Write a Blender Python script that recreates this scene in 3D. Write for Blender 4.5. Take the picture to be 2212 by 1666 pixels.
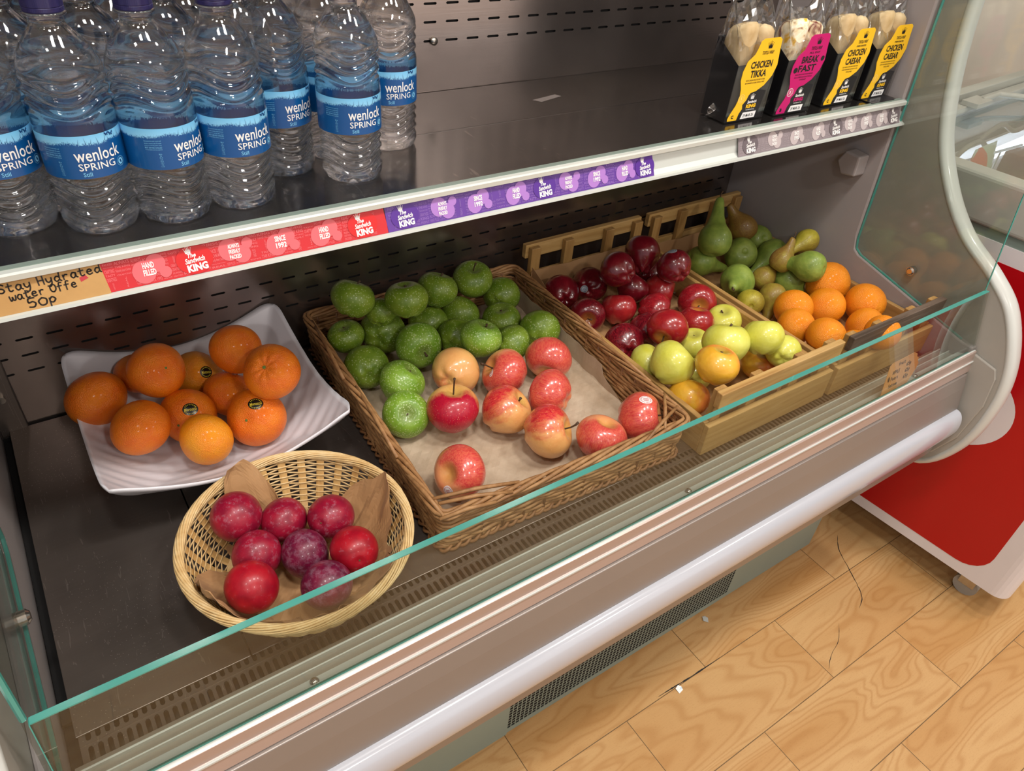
import bpy, bmesh, math, random
import numpy as np
from mathutils import Vector, Matrix, Quaternion
from mathutils.bvhtree import BVHTree
for o in list(bpy.data.objects): bpy.data.objects.remove(o)
S = bpy.context.scene
C = S.collection
PI = math.pi

# ------------------------------------------------ camera, world, lights, exposure
cd = bpy.data.cameras.new('camera'); cam = bpy.data.objects.new('camera', cd); C.objects.link(cam)
RX = Vector((0.8284945, -0.5544750, 0.0784495))      # camera right
DN = Vector((-0.2949017, -0.5510840, -0.7806020))    # camera down
FW = Vector((0.4760566, 0.6235895, -0.6200857))      # camera forward
m = Matrix.Identity(4)
for i in range(3):
    m[i][0] = RX[i]; m[i][1] = -DN[i]; m[i][2] = -FW[i]
m.translation = Vector((0, 0, 1.27))
cam.matrix_world = m
cd.sensor_fit = 'HORIZONTAL'; cd.sensor_width = 36; cd.lens = 1585.525 / 2212 * 36
cd.clip_start = 0.02; cd.clip_end = 60
S.camera = cam

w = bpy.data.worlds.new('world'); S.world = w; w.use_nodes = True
# stand-in for the unseen shop: bright and dark bands shaped for back panel reflections
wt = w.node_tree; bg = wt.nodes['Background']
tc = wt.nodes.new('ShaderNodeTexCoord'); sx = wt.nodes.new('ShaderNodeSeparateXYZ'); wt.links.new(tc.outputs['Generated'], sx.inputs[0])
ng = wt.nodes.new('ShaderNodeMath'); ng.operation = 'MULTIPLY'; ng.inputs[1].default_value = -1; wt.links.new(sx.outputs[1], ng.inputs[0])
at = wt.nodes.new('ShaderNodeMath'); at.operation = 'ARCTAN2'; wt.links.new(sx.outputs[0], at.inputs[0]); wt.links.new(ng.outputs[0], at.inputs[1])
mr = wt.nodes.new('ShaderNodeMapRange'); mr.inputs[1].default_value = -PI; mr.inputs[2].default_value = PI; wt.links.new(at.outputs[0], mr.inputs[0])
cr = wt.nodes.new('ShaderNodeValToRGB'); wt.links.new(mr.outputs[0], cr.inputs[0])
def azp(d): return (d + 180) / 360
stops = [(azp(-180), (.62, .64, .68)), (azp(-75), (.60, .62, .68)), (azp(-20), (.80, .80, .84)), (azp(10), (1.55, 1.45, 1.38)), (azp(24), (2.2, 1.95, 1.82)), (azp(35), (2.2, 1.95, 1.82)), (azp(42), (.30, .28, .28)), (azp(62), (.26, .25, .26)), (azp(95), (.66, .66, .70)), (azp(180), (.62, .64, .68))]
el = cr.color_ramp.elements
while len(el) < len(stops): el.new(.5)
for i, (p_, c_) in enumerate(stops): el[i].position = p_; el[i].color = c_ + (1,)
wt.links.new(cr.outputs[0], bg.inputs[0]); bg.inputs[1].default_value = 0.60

def area(name, loc, sx, sy, power, col=(1, 0.97, 0.92), target=None):
    l = bpy.data.lights.new(name, 'AREA'); l.shape = 'RECTANGLE'; l.size = sx; l.size_y = sy
    l.energy = power; l.color = col
    o = bpy.data.objects.new(name, l); C.objects.link(o); o.location = loc
    if target is not None:
        o.rotation_euler = (Vector(target) - Vector(loc)).to_track_quat('-Z', 'Y').to_euler()
    return o
for i, (x, y, p) in enumerate([(0.05, -0.05, 11), (0.75, 0.02, 12), (1.45, -0.05, 10), (-0.75, -0.3, 8), (2.5, -0.6, 12), (0.4, -1.7, 18), (-1.3, -1.7, 16), (2.2, -2.2, 16)]):
    area('ceiling_spot_lamp', (x, y, 2.62), 0.22, 0.22, p)

vs = S.view_settings
S.display_settings.display_device = 'sRGB'
vs.view_transform = 'Standard'; vs.look = 'None'; vs.gamma = 1; vs.use_curve_mapping = False
vs.exposure = 0.22

# ------------------------------------------------ materials
def srgb(h):
    if isinstance(h, str):
        h = h.lstrip('#'); c = [int(h[i:i + 2], 16) / 255 for i in (0, 2, 4)]
    else: c = h
    return tuple(((v / 12.92) if v <= .04045 else ((v + .055) / 1.055) ** 2.4) for v in c) + (1,)

class NT:
    def __init__(s, name):
        s.m = bpy.data.materials.new(name); s.m.use_nodes = True
        s.t = s.m.node_tree; s.n = s.t.nodes; s.b = s.n['Principled BSDF']; s.out = s.n['Material Output']
        s.co = None
    def new(s, typ, **kw):
        n = s.n.new(typ)
        for k, v in kw.items(): setattr(n, k, v)
        return n
    def link(s, a, b): s.t.links.new(a, b)
    def coord(s, scale=(1, 1, 1), loc=(0, 0, 0), kind='Object'):
        if not s.co: s.co = s.new('ShaderNodeTexCoord')
        mp = s.new('ShaderNodeMapping'); mp.inputs['Scale'].default_value = scale; mp.inputs['Location'].default_value = loc
        s.link(s.co.outputs[kind], mp.inputs[0]); return mp.outputs[0]
    def noise(s, vec, scale, detail=3, rough=.5, dist=0):
        n = s.new('ShaderNodeTexNoise'); s.link(vec, n.inputs['Vector'])
        n.inputs['Scale'].default_value = scale; n.inputs['Detail'].default_value = detail
        n.inputs['Roughness'].default_value = rough; n.inputs['Distortion'].default_value = dist
        return n.outputs['Fac']
    def vor(s, vec, scale, feature='F1'):
        n = s.new('ShaderNodeTexVoronoi'); n.feature = feature; s.link(vec, n.inputs['Vector']); n.inputs['Scale'].default_value = scale
        return n.outputs['Distance']
    def ramp(s, fac, stops, interp='LINEAR'):
        n = s.new('ShaderNodeValToRGB'); s.link(fac, n.inputs[0]); n.color_ramp.interpolation = interp
        e = n.color_ramp.elements
        while len(e) < len(stops): e.new(.5)
        for i, (p, c) in enumerate(stops):
            e[i].position = p; e[i].color = c if len(c) == 4 else srgb(c)
        return n.outputs[0]
    def mix(s, fac, a, b, mode='MIX'):
        n = s.new('ShaderNodeMix'); n.data_type = 'RGBA'; n.blend_type = mode
        for sock, v in ((n.inputs[0], fac), (n.inputs[6], a), (n.inputs[7], b)):
            if hasattr(v, 'is_linked'): s.link(v, sock)
            else: sock.default_value = v
        return n.outputs[2]
    def math(s, op, a, b=0.0, c=None):
        n = s.new('ShaderNodeMath'); n.operation = op
        for i, v in enumerate((a, b) if c is None else (a, b, c)):
            if hasattr(v, 'is_linked'): s.link(v, n.inputs[i])
            else: n.inputs[i].default_value = v
        return n.outputs[0]
    def sep(s, vec):
        n = s.new('ShaderNodeSeparateXYZ'); s.link(vec, n.inputs[0]); return n.outputs
    def bump(s, h, strength=.3, dist=.001):
        n = s.new('ShaderNodeBump'); n.inputs['Strength'].default_value = strength; n.inputs['Distance'].default_value = dist
        s.link(h, n.inputs['Height']); s.link(n.outputs[0], s.b.inputs['Normal'])
    def set(s, col=None, rough=None, metal=None, **kw):
        b = s.b
        for k, v in (('Base Color', col), ('Roughness', rough), ('Metallic', metal)):
            if v is None: continue
            if hasattr(v, 'is_linked'): s.link(v, b.inputs[k])
            else: b.inputs[k].default_value = v
        for k, v in kw.items():
            k = k.replace('_', ' ')
            if k in b.inputs: b.inputs[k].default_value = v
        return s

def simple(name, col, rough=.5, metal=0, var=.06, nscale=8, **kw):
    t = NT(name); c = srgb(col)
    f = t.noise(t.coord(), nscale, 4)
    lo = tuple(max(0, v * (1 - var)) for v in c[:3]) + (1,); hi = tuple(min(1, v * (1 + var)) for v in c[:3]) + (1,)
    t.set(t.ramp(f, [(.3, lo), (.7, hi)]), rough, metal, **kw)
    return t.m

def steel(name, c1, c2, rlo, rhi, sc=(2, 60, 60), metal=.92, scratch=True):
    t = NT(name); v = t.coord(sc)
    f = t.noise(v, 6, 5, .6); blotch = t.noise(t.coord(), 5, 4, .6)
    col = t.mix(t.math('MULTIPLY', f, .35), t.ramp(blotch, [(.3, c1), (.7, c2)]), srgb('#8d8682'))
    if scratch:
        sv = t.coord((1.5, 40, 1.5)); sv2 = t.coord((26, 3, 1))
        s1 = t.math('GREATER_THAN', t.noise(sv2, 9, 2, .4, 1.5), .70)
        col = t.mix(t.math('MULTIPLY', s1, .32), col, srgb('#b5aca4'))
        d = t.math('LESS_THAN', t.vor(t.coord(), 300), .13)
        msk = t.math('GREATER_THAN', t.noise(t.coord(), 7, 3), .57)
        col = t.mix(t.math('MULTIPLY', t.math('MULTIPLY', d, msk), .55), col, srgb('#cfc6bd'))
    r = t.new('ShaderNodeMapRange'); t.link(blotch, r.inputs[0]); r.inputs[3].default_value = rlo; r.inputs[4].default_value = rhi
    t.set(col, r.outputs[0], metal)
    t.bump(f, .08, .0005)
    return t.m

def glassy(name, tint, refl=1.0, rough=.02, edge=None):
    """thin clear sheet: tinted transparency plus fresnel gloss"""
    t = NT(name); t.n.remove(t.b)
    tr = t.new('ShaderNodeBsdfTransparent'); tr.inputs[0].default_value = tint
    gl = t.new('ShaderNodeBsdfGlossy'); gl.inputs['Roughness'].default_value = rough
    fr = t.new('ShaderNodeLayerWeight'); fr.inputs[0].default_value = .5
    mx = t.new('ShaderNodeMixShader'); t.link(t.math('MULTIPLY', t.math('MULTIPLY_ADD', t.math('POWER', fr.outputs['Facing'], 5), .9, .05), refl), mx.inputs[0])
    t.link(tr.outputs[0], mx.inputs[1]); t.link(gl.outputs[0], mx.inputs[2]); t.link(mx.outputs[0], t.out.inputs[0])
    return t.m

M = {}
M['steel_deck'] = steel('steel_deck', srgb('#6b625d'), srgb('#80756d'), .30, .46, metal=.85)
M['steel_back'] = steel('steel_back', srgb('#8c807b'), srgb('#a89c96'), .17, .28, (2, 2, 60), scratch=False)
M['steel_shelf'] = steel('steel_shelf', srgb('#4e4a48'), srgb('#5f5a57'), .10, .22)
M['dark'] = simple('dark_void', '#0e0c0c', .8)
M['panel'] = simple('grey_panel', '#98908e', .42, var=.02)
M['recess'] = simple('grey_recess', '#a09b92', .5, var=.04)
M['trim'] = simple('white_trim', '#c2c4bf', .3, var=.02, Coat_Weight=.2)
M['white_alu'] = simple('pale_aluminium', '#cfd3cd', .3, .2, var=.03)
M['pink_alu'] = simple('satin_aluminium', '#b39f96', .3, .35, var=.02)
M['fascia'] = simple('fascia_metal', '#8f8680', .36, .45, var=.02)
M['bumper'] = simple('bumper_vinyl', '#b3b5bd', .2, var=.01, Coat_Weight=.5)
M['kick'] = simple('kick_paint', '#7f8e85', .4, .1, var=.05)
M['screw'] = simple('screw_metal', '#b9b4ac', .2, .95)
M['glass'] = glassy('clear_glass', (.90, .925, .905, 1), 1.5)
M['side_glass'] = glassy('side_glass', (.91, .93, .91, 1), .9, .04)
M['glass_edge'] = simple('glass_edge', '#4fa79c', .12, var=.1, Transmission_Weight=.25, Coat_Weight=.6)
M['film'] = glassy('clear_film', (.93, .925, .91, 1), 3.4, .13)
M['black_card'] = simple('black_card', '#17171b', .38, Coat_Weight=.3)
M['ink'] = simple('black_ink', '#15120f', .6)
M['ink_brown'] = simple('marker_ink', '#2b2018', .6)
M['white_ink'] = simple('white_ink', '#f2f0ee', .5, var=.01)
M['yellow_card'] = simple('yellow_card', '#f4c01c', .4, var=.02)
M['magenta_card'] = simple('magenta_card', '#c4066a', .4, var=.02)
M['pale_yellow'] = simple('pale_yellow_ink', '#f8dd84', .4)
M['cap'] = simple('navy_cap', '#231f4e', .35)
M['sticker_black'] = simple('sticker_black', '#12120f', .25)
M['sticker_gold'] = simple('sticker_gold', '#d8c23a', .3)
M['sticker_white'] = simple('sticker_white', '#e9e4e4', .35)
M['sticker_red'] = simple('sticker_red', '#b8343c', .35)
M['sticker_grey'] = simple('sticker_grey', '#aab0b4', .35)
M['freezer_white'] = simple('freezer_white', '#d9d2d2', .35, var=.03)
M['freezer_grey'] = simple('freezer_grey', '#a4a39b', .45, var=.03)
M['freezer_red'] = simple('freezer_red', '#b2020e', .28, var=.03)
M['wall'] = simple('shop_wall', '#d9cfc4', .7, var=.02)
M['ceiling'] = simple('shop_ceiling', '#e6e2da', .8, var=.02)
M['dish'] = simple('dish_white', '#d9d6dc', .28, var=.01, Coat_Weight=.3)
M['stem'] = simple('stem_brown', '#4a3420', .7, var=.3, nscale=60)
M['stem_green'] = simple('stem_green', '#5f7a34', .7, var=.3, nscale=60)
M['calyx'] = simple('calyx_brown', '#57482a', .8, var=.3)
M['tortilla'] = None

def fruit_mat(name, base, hi, blush=None, blush2=None, btype='side', speck=None, speck_size=.12, speck_scale=16, peel=False, coat=.25, rough=.38, top=None, streak=False, bwidth=.5, bramp=(.36, .72), bnoise=1.0):
    t = NT(name); v = t.coord()
    n1 = t.noise(v, 1.6, 4, .55)
    col = t.ramp(n1, [(.32, srgb(base)), (.68, srgb(hi))])
    sx = t.sep(v)
    if blush:
        g = t.math('MULTIPLY_ADD', sx[0], bwidth, .5)
        wob = t.noise(t.coord((1, 1, .35)), 3.0 if not streak else 9, 5, .6)
        g = t.math('ADD', g, t.math('MULTIPLY', t.math('SUBTRACT', wob, .5), bnoise if not streak else .7))
        b2 = t.ramp(t.noise(t.coord((4, 4, .6)), 5, 4), [(.35, srgb(blush)), (.7, srgb(blush2 or blush))])
        f = t.ramp(g, [(bramp[0], (0, 0, 0, 1)), (bramp[1], (1, 1, 1, 1))])
        col = t.mix(f, col, b2)
    if top:
        f = t.ramp(sx[2], [(.5, (0, 0, 0, 1)), (.85, (1, 1, 1, 1))])
        rr = t.math('ADD', t.math('MULTIPLY', sx[0], sx[0]), t.math('MULTIPLY', sx[1], sx[1]))
        ff = t.math('MULTIPLY', t.math('LESS_THAN', rr, .12), t.math('GREATER_THAN', sx[2], .3))
        f2 = t.ramp(rr, [(.0, (1, 1, 1, 1)), (.22, (0, 0, 0, 1))])
        f3 = t.math('MULTIPLY', f2, t.math('GREATER_THAN', sx[2], .0))
        col = t.mix(t.math('MULTIPLY', f3, .75), col, srgb(top))
    if speck:
        d = t.vor(v, speck_scale)
        dd = t.ramp(d, [(0, (1, 1, 1, 1)), (speck_size, (1, 1, 1, 1)), (speck_size + .09, (0, 0, 0, 1))])
        mm = t.math('MULTIPLY', dd, t.ramp(t.noise(v, 2.3, 2), [(.35, (.25, .25, .25, 1)), (.6, (1, 1, 1, 1))]))
        col = t.mix(t.math('MULTIPLY', mm, .75), col, srgb(speck))
    t.set(col, rough, 0, Coat_Weight=coat, Coat_Roughness=.12, Specular_IOR_Level=.45, Subsurface_Weight=.05, Subsurface_Radius=(.1, .05, .03), Subsurface_Scale=.1)
    if peel:
        h = t.math('SUBTRACT', t.noise(v, 30, 2, .5), t.math('MULTIPLY', t.ramp(t.vor(v, 26), [(0, (1, 1, 1, 1)), (.3, (0, 0, 0, 1))]), .5))
        t.bump(h, .38, .016)
    else:
        t.bump(t.noise(v, 3, 2), .05, .03)
    return t.m
M['sat'] = fruit_mat('satsuma_peel', '#e86c0a', '#f28412', peel=True, coat=.15, rough=.36)
M['satb'] = fruit_mat('satsuma_peel_light', '#f08a10', '#ee9a18', peel=True, coat=.15, rough=.36)
M['orange'] = fruit_mat('orange_peel', '#f08a0c', '#f7981a', peel=True, coat=.1, rough=.42)
M['green'] = fruit_mat('green_apple_skin', '#5c7a19', '#7c942c', speck='#b9c98c', speck_size=.22, speck_scale=9.5, top='#6c7c3a', coat=.15, rough=.42)
M['greenb'] = fruit_mat('green_apple_skin_dense', '#668e20', '#86a83c', speck='#c3d698', speck_size=.27, speck_scale=11, top='#6c7c3a', coat=.2, rough=.4)
M['pinka'] = fruit_mat('pink_apple_skin', '#e3ac68', '#e0a060', '#bd1a30', '#d9503f', speck='#f6cf9a', speck_size=.09, speck_scale=14, coat=.6, rough=.3, top='#c9a050', bramp=(.50, .88), bnoise=.8)
M['pinkc'] = fruit_mat('two_tone_apple_skin', '#dfa862', '#dc9c58', '#a80e30', '#b8182e', speck='#f0b898', speck_size=.09, speck_scale=14, coat=.3, rough=.36, top='#c9a050', bramp=(.44, .66), bnoise=.5)
M['pinkb'] = fruit_mat('red_pink_apple_skin', '#e0976a', '#de865c', '#c83c3e', '#da6a50', speck='#f0b898', speck_size=.08, speck_scale=14, coat=.7, rough=.3, top='#cf9a50', bwidth=.8)
M['red'] = fruit_mat('dark_red_apple_skin', '#5e0a16', '#7a1220', '#4e0714', '#8a1a24', speck='#b87068', speck_size=.025, speck_scale=12, coat=.7, rough=.28, top='#a0642c', streak=True)
M['redb'] = fruit_mat('streaked_red_apple_skin', '#8f1620', '#ad2a28', '#7c0f1c', '#a8242a', speck='#d39a86', speck_size=.03, speck_scale=12, coat=.7, rough=.28, top='#c98f3c', streak=True)
M['yellow'] = fruit_mat('yellow_apple_skin', '#ccc846', '#d8d868', speck='#8f9440', speck_size=.03, speck_scale=10, coat=.35, top='#b0a850')
M['yelloworange'] = fruit_mat('blushed_yellow_apple_skin', '#e0a52c', '#e8b63c', '#e48a3c', '#e67c40', speck='#a8762c', speck_size=.025, speck_scale=10, coat=.5, top='#8f8a30')
M['pear'] = fruit_mat('green_pear_skin', '#6f8634', '#90a146', speck='#59632b', speck_size=.13, speck_scale=14, coat=.12, rough=.48)
M['pearbrown'] = fruit_mat('russet_pear_skin', '#8a6e2c', '#9a8a30', '#7a5426', '#8f7330', speck='#5a4420', speck_size=.14, speck_scale=12, coat=.1, rough=.5)
M['pearyellow'] = fruit_mat('yellow_green_pear_skin', '#a09428', '#b8aa3a', '#8a7428', '#9d8c2e', speck='#6a5424', speck_size=.13, speck_scale=12, coat=.1, rough=.5)
def plum_mat(name, a, b, bloom):
    t = NT(name); v = t.coord()
    col = t.ramp(t.noise(v, 1.8, 4), [(.3, srgb(a)), (.7, srgb(b))])
    bl = t.ramp(t.noise(v, 3.2, 8, .75), [(.58 - bloom * .08, (0, 0, 0, 1)), (.78, (1, 1, 1, 1))])
    col = t.mix(t.math('MULTIPLY', bl, .55), col, srgb('#a98da0'))
    sp = t.ramp(t.vor(v, 24), [(.05, (1, 1, 1, 1)), (.1, (0, 0, 0, 1))])
    col = t.mix(t.math('MULTIPLY', sp, .5), col, srgb('#d6a08c'))
    t.set(col, t.math('MULTIPLY_ADD', bl, .25, .36), 0, Coat_Weight=.10, Specular_IOR_Level=.4)
    return t.m
M['plum'] = plum_mat('plum_skin', '#780a2a', '#a01430', .7)
M['plumdark'] = plum_mat('purple_plum_skin', '#54082c', '#780e34', 1.4)
M['plumred'] = plum_mat('red_plum_skin', '#8e0820', '#b01424', 0)

def fibre(name, a, b, c, scale=(1, 1, 1), ns=70, rough=.55):
    t = NT(name); v = t.coord(scale)
    f = t.noise(v, ns, 4, .6); g = t.noise(t.coord(), 14, 3)
    col = t.mix(t.ramp(g, [(.3, (0, 0, 0, 1)), (.7, (1, 1, 1, 1))]), t.ramp(f, [(.25, srgb(a)), (.5, srgb(b)), (.8, srgb(c))]), t.ramp(f, [(.25, srgb(b)), (.7, srgb(c))]))
    t.set(col, rough); t.bump(f, .2, .0006)
    return t.m
M['wicker'] = fibre('brown_wicker', '#6e4626', '#93683f', '#b58a5c')
M['wicker_dark'] = fibre('dark_wicker', '#5a3620', '#7a5030', '#94683e')
M['cane'] = fibre('pale_cane', '#b98f58', '#d2ae74', '#e6cc9c')
M['cane_rib'] = fibre('cane_rib', '#a87c48', '#bc9258', '#cda86c')
def wood(name, a, b, c, axis='x', ns=5):
    t = NT(name)
    sc = {'x': (1.2, 16, 16), 'y': (16, 1.2, 16), 'z': (16, 16, 1.2)}[axis]
    v = t.coord(sc); f = t.noise(v, ns, 5, .6, .8); g = t.noise(t.coord(tuple(s * 4 for s in sc)), 8, 3)
    col = t.ramp(f, [(.3, srgb(a)), (.5, srgb(b)), (.72, srgb(c))])
    col = t.mix(t.math('MULTIPLY', g, .25), col, srgb(a))
    t.set(col, .5); t.bump(g, .15, .0006)
    return t.m
M['wood_x'] = wood('crate_wood_across', '#a67d46', '#bd975c', '#ceab74', 'x')
M['wood_y'] = wood('crate_wood_along', '#9c7540', '#b48d54', '#c8a26a', 'y')
M['wood_z'] = wood('crate_wood_upright', '#92693a', '#ad864e', '#c49e66', 'z')
M['wood_dark'] = wood('crate_wood_stained', '#45382e', '#5d4d40', '#77665a', 'x')
def paper(name, a, b, ns=9):
    t = NT(name); f = t.noise(t.coord(), ns, 5, .6); g = t.noise(t.coord(), 220, 2)
    col = t.mix(t.math('MULTIPLY', g, .12), t.ramp(f, [(.3, srgb(a)), (.7, srgb(b))]), srgb('#7a5a38'))
    t.set(col, .7, Sheen_Weight=.05); t.bump(t.noise(t.coord(), 30, 4), .15, .002)
    return t.m
M['kraft'] = paper('kraft_paper', '#a87c50', '#bd9468')
M['kraft_card'] = paper('kraft_card', '#b0834a', '#c4995e')
M['grease'] = paper('greaseproof_paper', '#b09a80', '#c9b7a0', 20)
M['tag'] = paper('tag_card', '#c98d50', '#d69c5e', 30)
t = NT('tortilla_wrap'); v = t.coord(); f = t.noise(v, 40, 4); g = t.math('GREATER_THAN', t.noise(v, 55, 3), .66)
t.set(t.mix(t.math('MULTIPLY', g, .6), t.ramp(f, [(.3, srgb('#b89a6a')), (.7, srgb('#d6c29a'))]), srgb('#b98a48')), .6); M['tortilla'] = t.m
t = NT('breakfast_filling'); v = t.coord(); f = t.noise(v, 45, 3, .5, 1)
t.set(t.ramp(f, [(.36, srgb('#e9b52c')), (.47, srgb('#f3ead2')), (.56, srgb('#e4cfa6')), (.66, srgb('#6b2a1c'))]), .5); M['filling'] = t.m

# floor: vinyl planks with grain
t = NT('vinyl_planks'); v = t.coord((1, 1, 1), (-.015, .066, 0))
br = t.new('ShaderNodeTexBrick'); t.link(v, br.inputs['Vector'])
br.inputs['Color1'].default_value = (0, 0, 0, 1); br.inputs['Color2'].default_value = (1, 1, 1, 1); br.inputs['Mortar'].default_value = (.5, .5, .5, 1)
br.inputs['Scale'].default_value = 1; br.inputs['Mortar Size'].default_value = .0009; br.inputs['Mortar Smooth'].default_value = .3
br.inputs['Brick Width'].default_value = .403; br.inputs['Row Height'].default_value = .147; br.offset = .5
pr = t.sep(br.outputs['Color'])[0]
cmb = t.new('ShaderNodeCombineXYZ'); s3 = t.sep(t.coord((1.9, 9.5, 1)))
t.link(t.math('ADD', s3[0], t.math('MULTIPLY', pr, 37)), cmb.inputs[0]); t.link(s3[1], cmb.inputs[1]); t.link(t.math('MULTIPLY', pr, 11), cmb.inputs[2])
nz = t.noise(cmb.outputs[0], .9, 2.5, .45, .5)
rings = t.math('MULTIPLY_ADD', t.math('SINE', t.math('MULTIPLY', nz, 140)), .5, .5)
fine = t.noise(t.coord((9, 160, 1)), 2.5, 4, .6); fleck = t.noise(t.coord((60, 200, 1)), 3, 2)
col = t.ramp(nz, [(.3, srgb('#bf935e')), (.5, srgb('#cba572')), (.7, srgb('#bb8e58'))])
col = t.mix(t.math('MULTIPLY', t.math('POWER', rings, 3), .38), col, srgb('#a06c36'))
col = t.mix(t.math('MULTIPLY', fine, .32), col, srgb('#a87640'))
col = t.mix(t.math('MULTIPLY', t.math('GREATER_THAN', fleck, .62), .15), col, srgb('#8f5e30'))
col = t.mix(t.math('MULTIPLY', pr, .16), col, srgb('#b4824a'))
dirt = t.math('GREATER_THAN', t.noise(t.coord(), 30, 5, .7), .70)
col = t.mix(t.math('MULTIPLY', dirt, .22), col, srgb('#6e4c2a'))
col = t.mix(t.math('MULTIPLY', br.outputs['Fac'], .8), col, srgb('#4a3826'))
t.set(col, t.math('MULTIPLY_ADD', fine, .2, .38), 0, Specular_IOR_Level=.3); M['floor'] = t.m

# bottle label: printed sky over grass
t = NT('bottle_label_print'); s = t.sep(t.coord()); ang = t.math('ARCTAN2', s[1], s[0])
cm = t.new('ShaderNodeCombineXYZ'); t.link(t.math('MULTIPLY', ang, 14), cm.inputs[0]); t.link(t.math('MULTIPLY', s[2], 60), cm.inputs[1])
gr = t.noise(cm.outputs[0], 5.5, 3, .75)
cm2 = t.new('ShaderNodeCombineXYZ'); t.link(t.math('MULTIPLY', ang, .9), cm2.inputs[0])
hill = t.noise(cm2.outputs[0], 1.2, 1)
edge = t.math('ADD', .0835, t.math('ADD', t.math('MULTIPLY', t.math('SUBTRACT', gr, .5), .013), t.math('MULTIPLY', t.math('SUBTRACT', hill, .5), .009)))
isky = t.math('GREATER_THAN', s[2], edge)
skyc = t.ramp(t.math('MULTIPLY', t.math('SUBTRACT', s[2], .082), 55), [(.0, srgb('#8fd0f4')), (1, srgb('#45aee8'))])
t.set(t.mix(isky, srgb('#06508f'), skyc), .3, Coat_Weight=.3); M['label'] = t.m
M['label_clear'] = glassy('label_clear_band', (.74, .84, .92, 1), .8, .1)
M['label_light'] = simple('label_light_ink', '#7cc4ec', .4)
M['label_dark'] = simple('label_navy_ink', '#0b3f78', .4)

# water bottle plastic
t = NT('water_bottle_plastic'); t.n.remove(t.b)
gl = t.new('ShaderNodeBsdfGlass'); gl.inputs['IOR'].default_value = 1.33; gl.inputs['Roughness'].default_value = .0; gl.inputs['Color'].default_value = (.98, .99, 1, 1)
tr = t.new('ShaderNodeBsdfTransparent'); tr.inputs[0].default_value = (.97, .98, .99, 1)
mx = t.new('ShaderNodeMixShader'); mx.inputs[0].default_value = .22
t.link(gl.outputs[0], mx.inputs[1]); t.link(tr.outputs[0], mx.inputs[2])
lp = t.new('ShaderNodeBsdfGlossy'); lp.inputs['Roughness'].default_value = .05
fr = t.new('ShaderNodeLayerWeight'); fr.inputs[0].default_value = .5
m2 = t.new('ShaderNodeMixShader'); t.link(t.math('MULTIPLY_ADD', t.math('POWER', fr.outputs['Facing'], 4), .75, .075), m2.inputs[0]); t.link(mx.outputs[0], m2.inputs[1]); t.link(lp.outputs[0], m2.inputs[2])
t.link(m2.outputs[0], t.out.inputs[0]); M['water'] = t.m

def emis(name, col, st):
    t = NT(name); t.set(srgb(col), .5); t.b.inputs['Emission Color'].default_value = srgb(col); t.b.inputs['Emission Strength'].default_value = st; return t.m
M['lamp'] = emis('freezer_lamp', '#dfeaff', 6)

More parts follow.
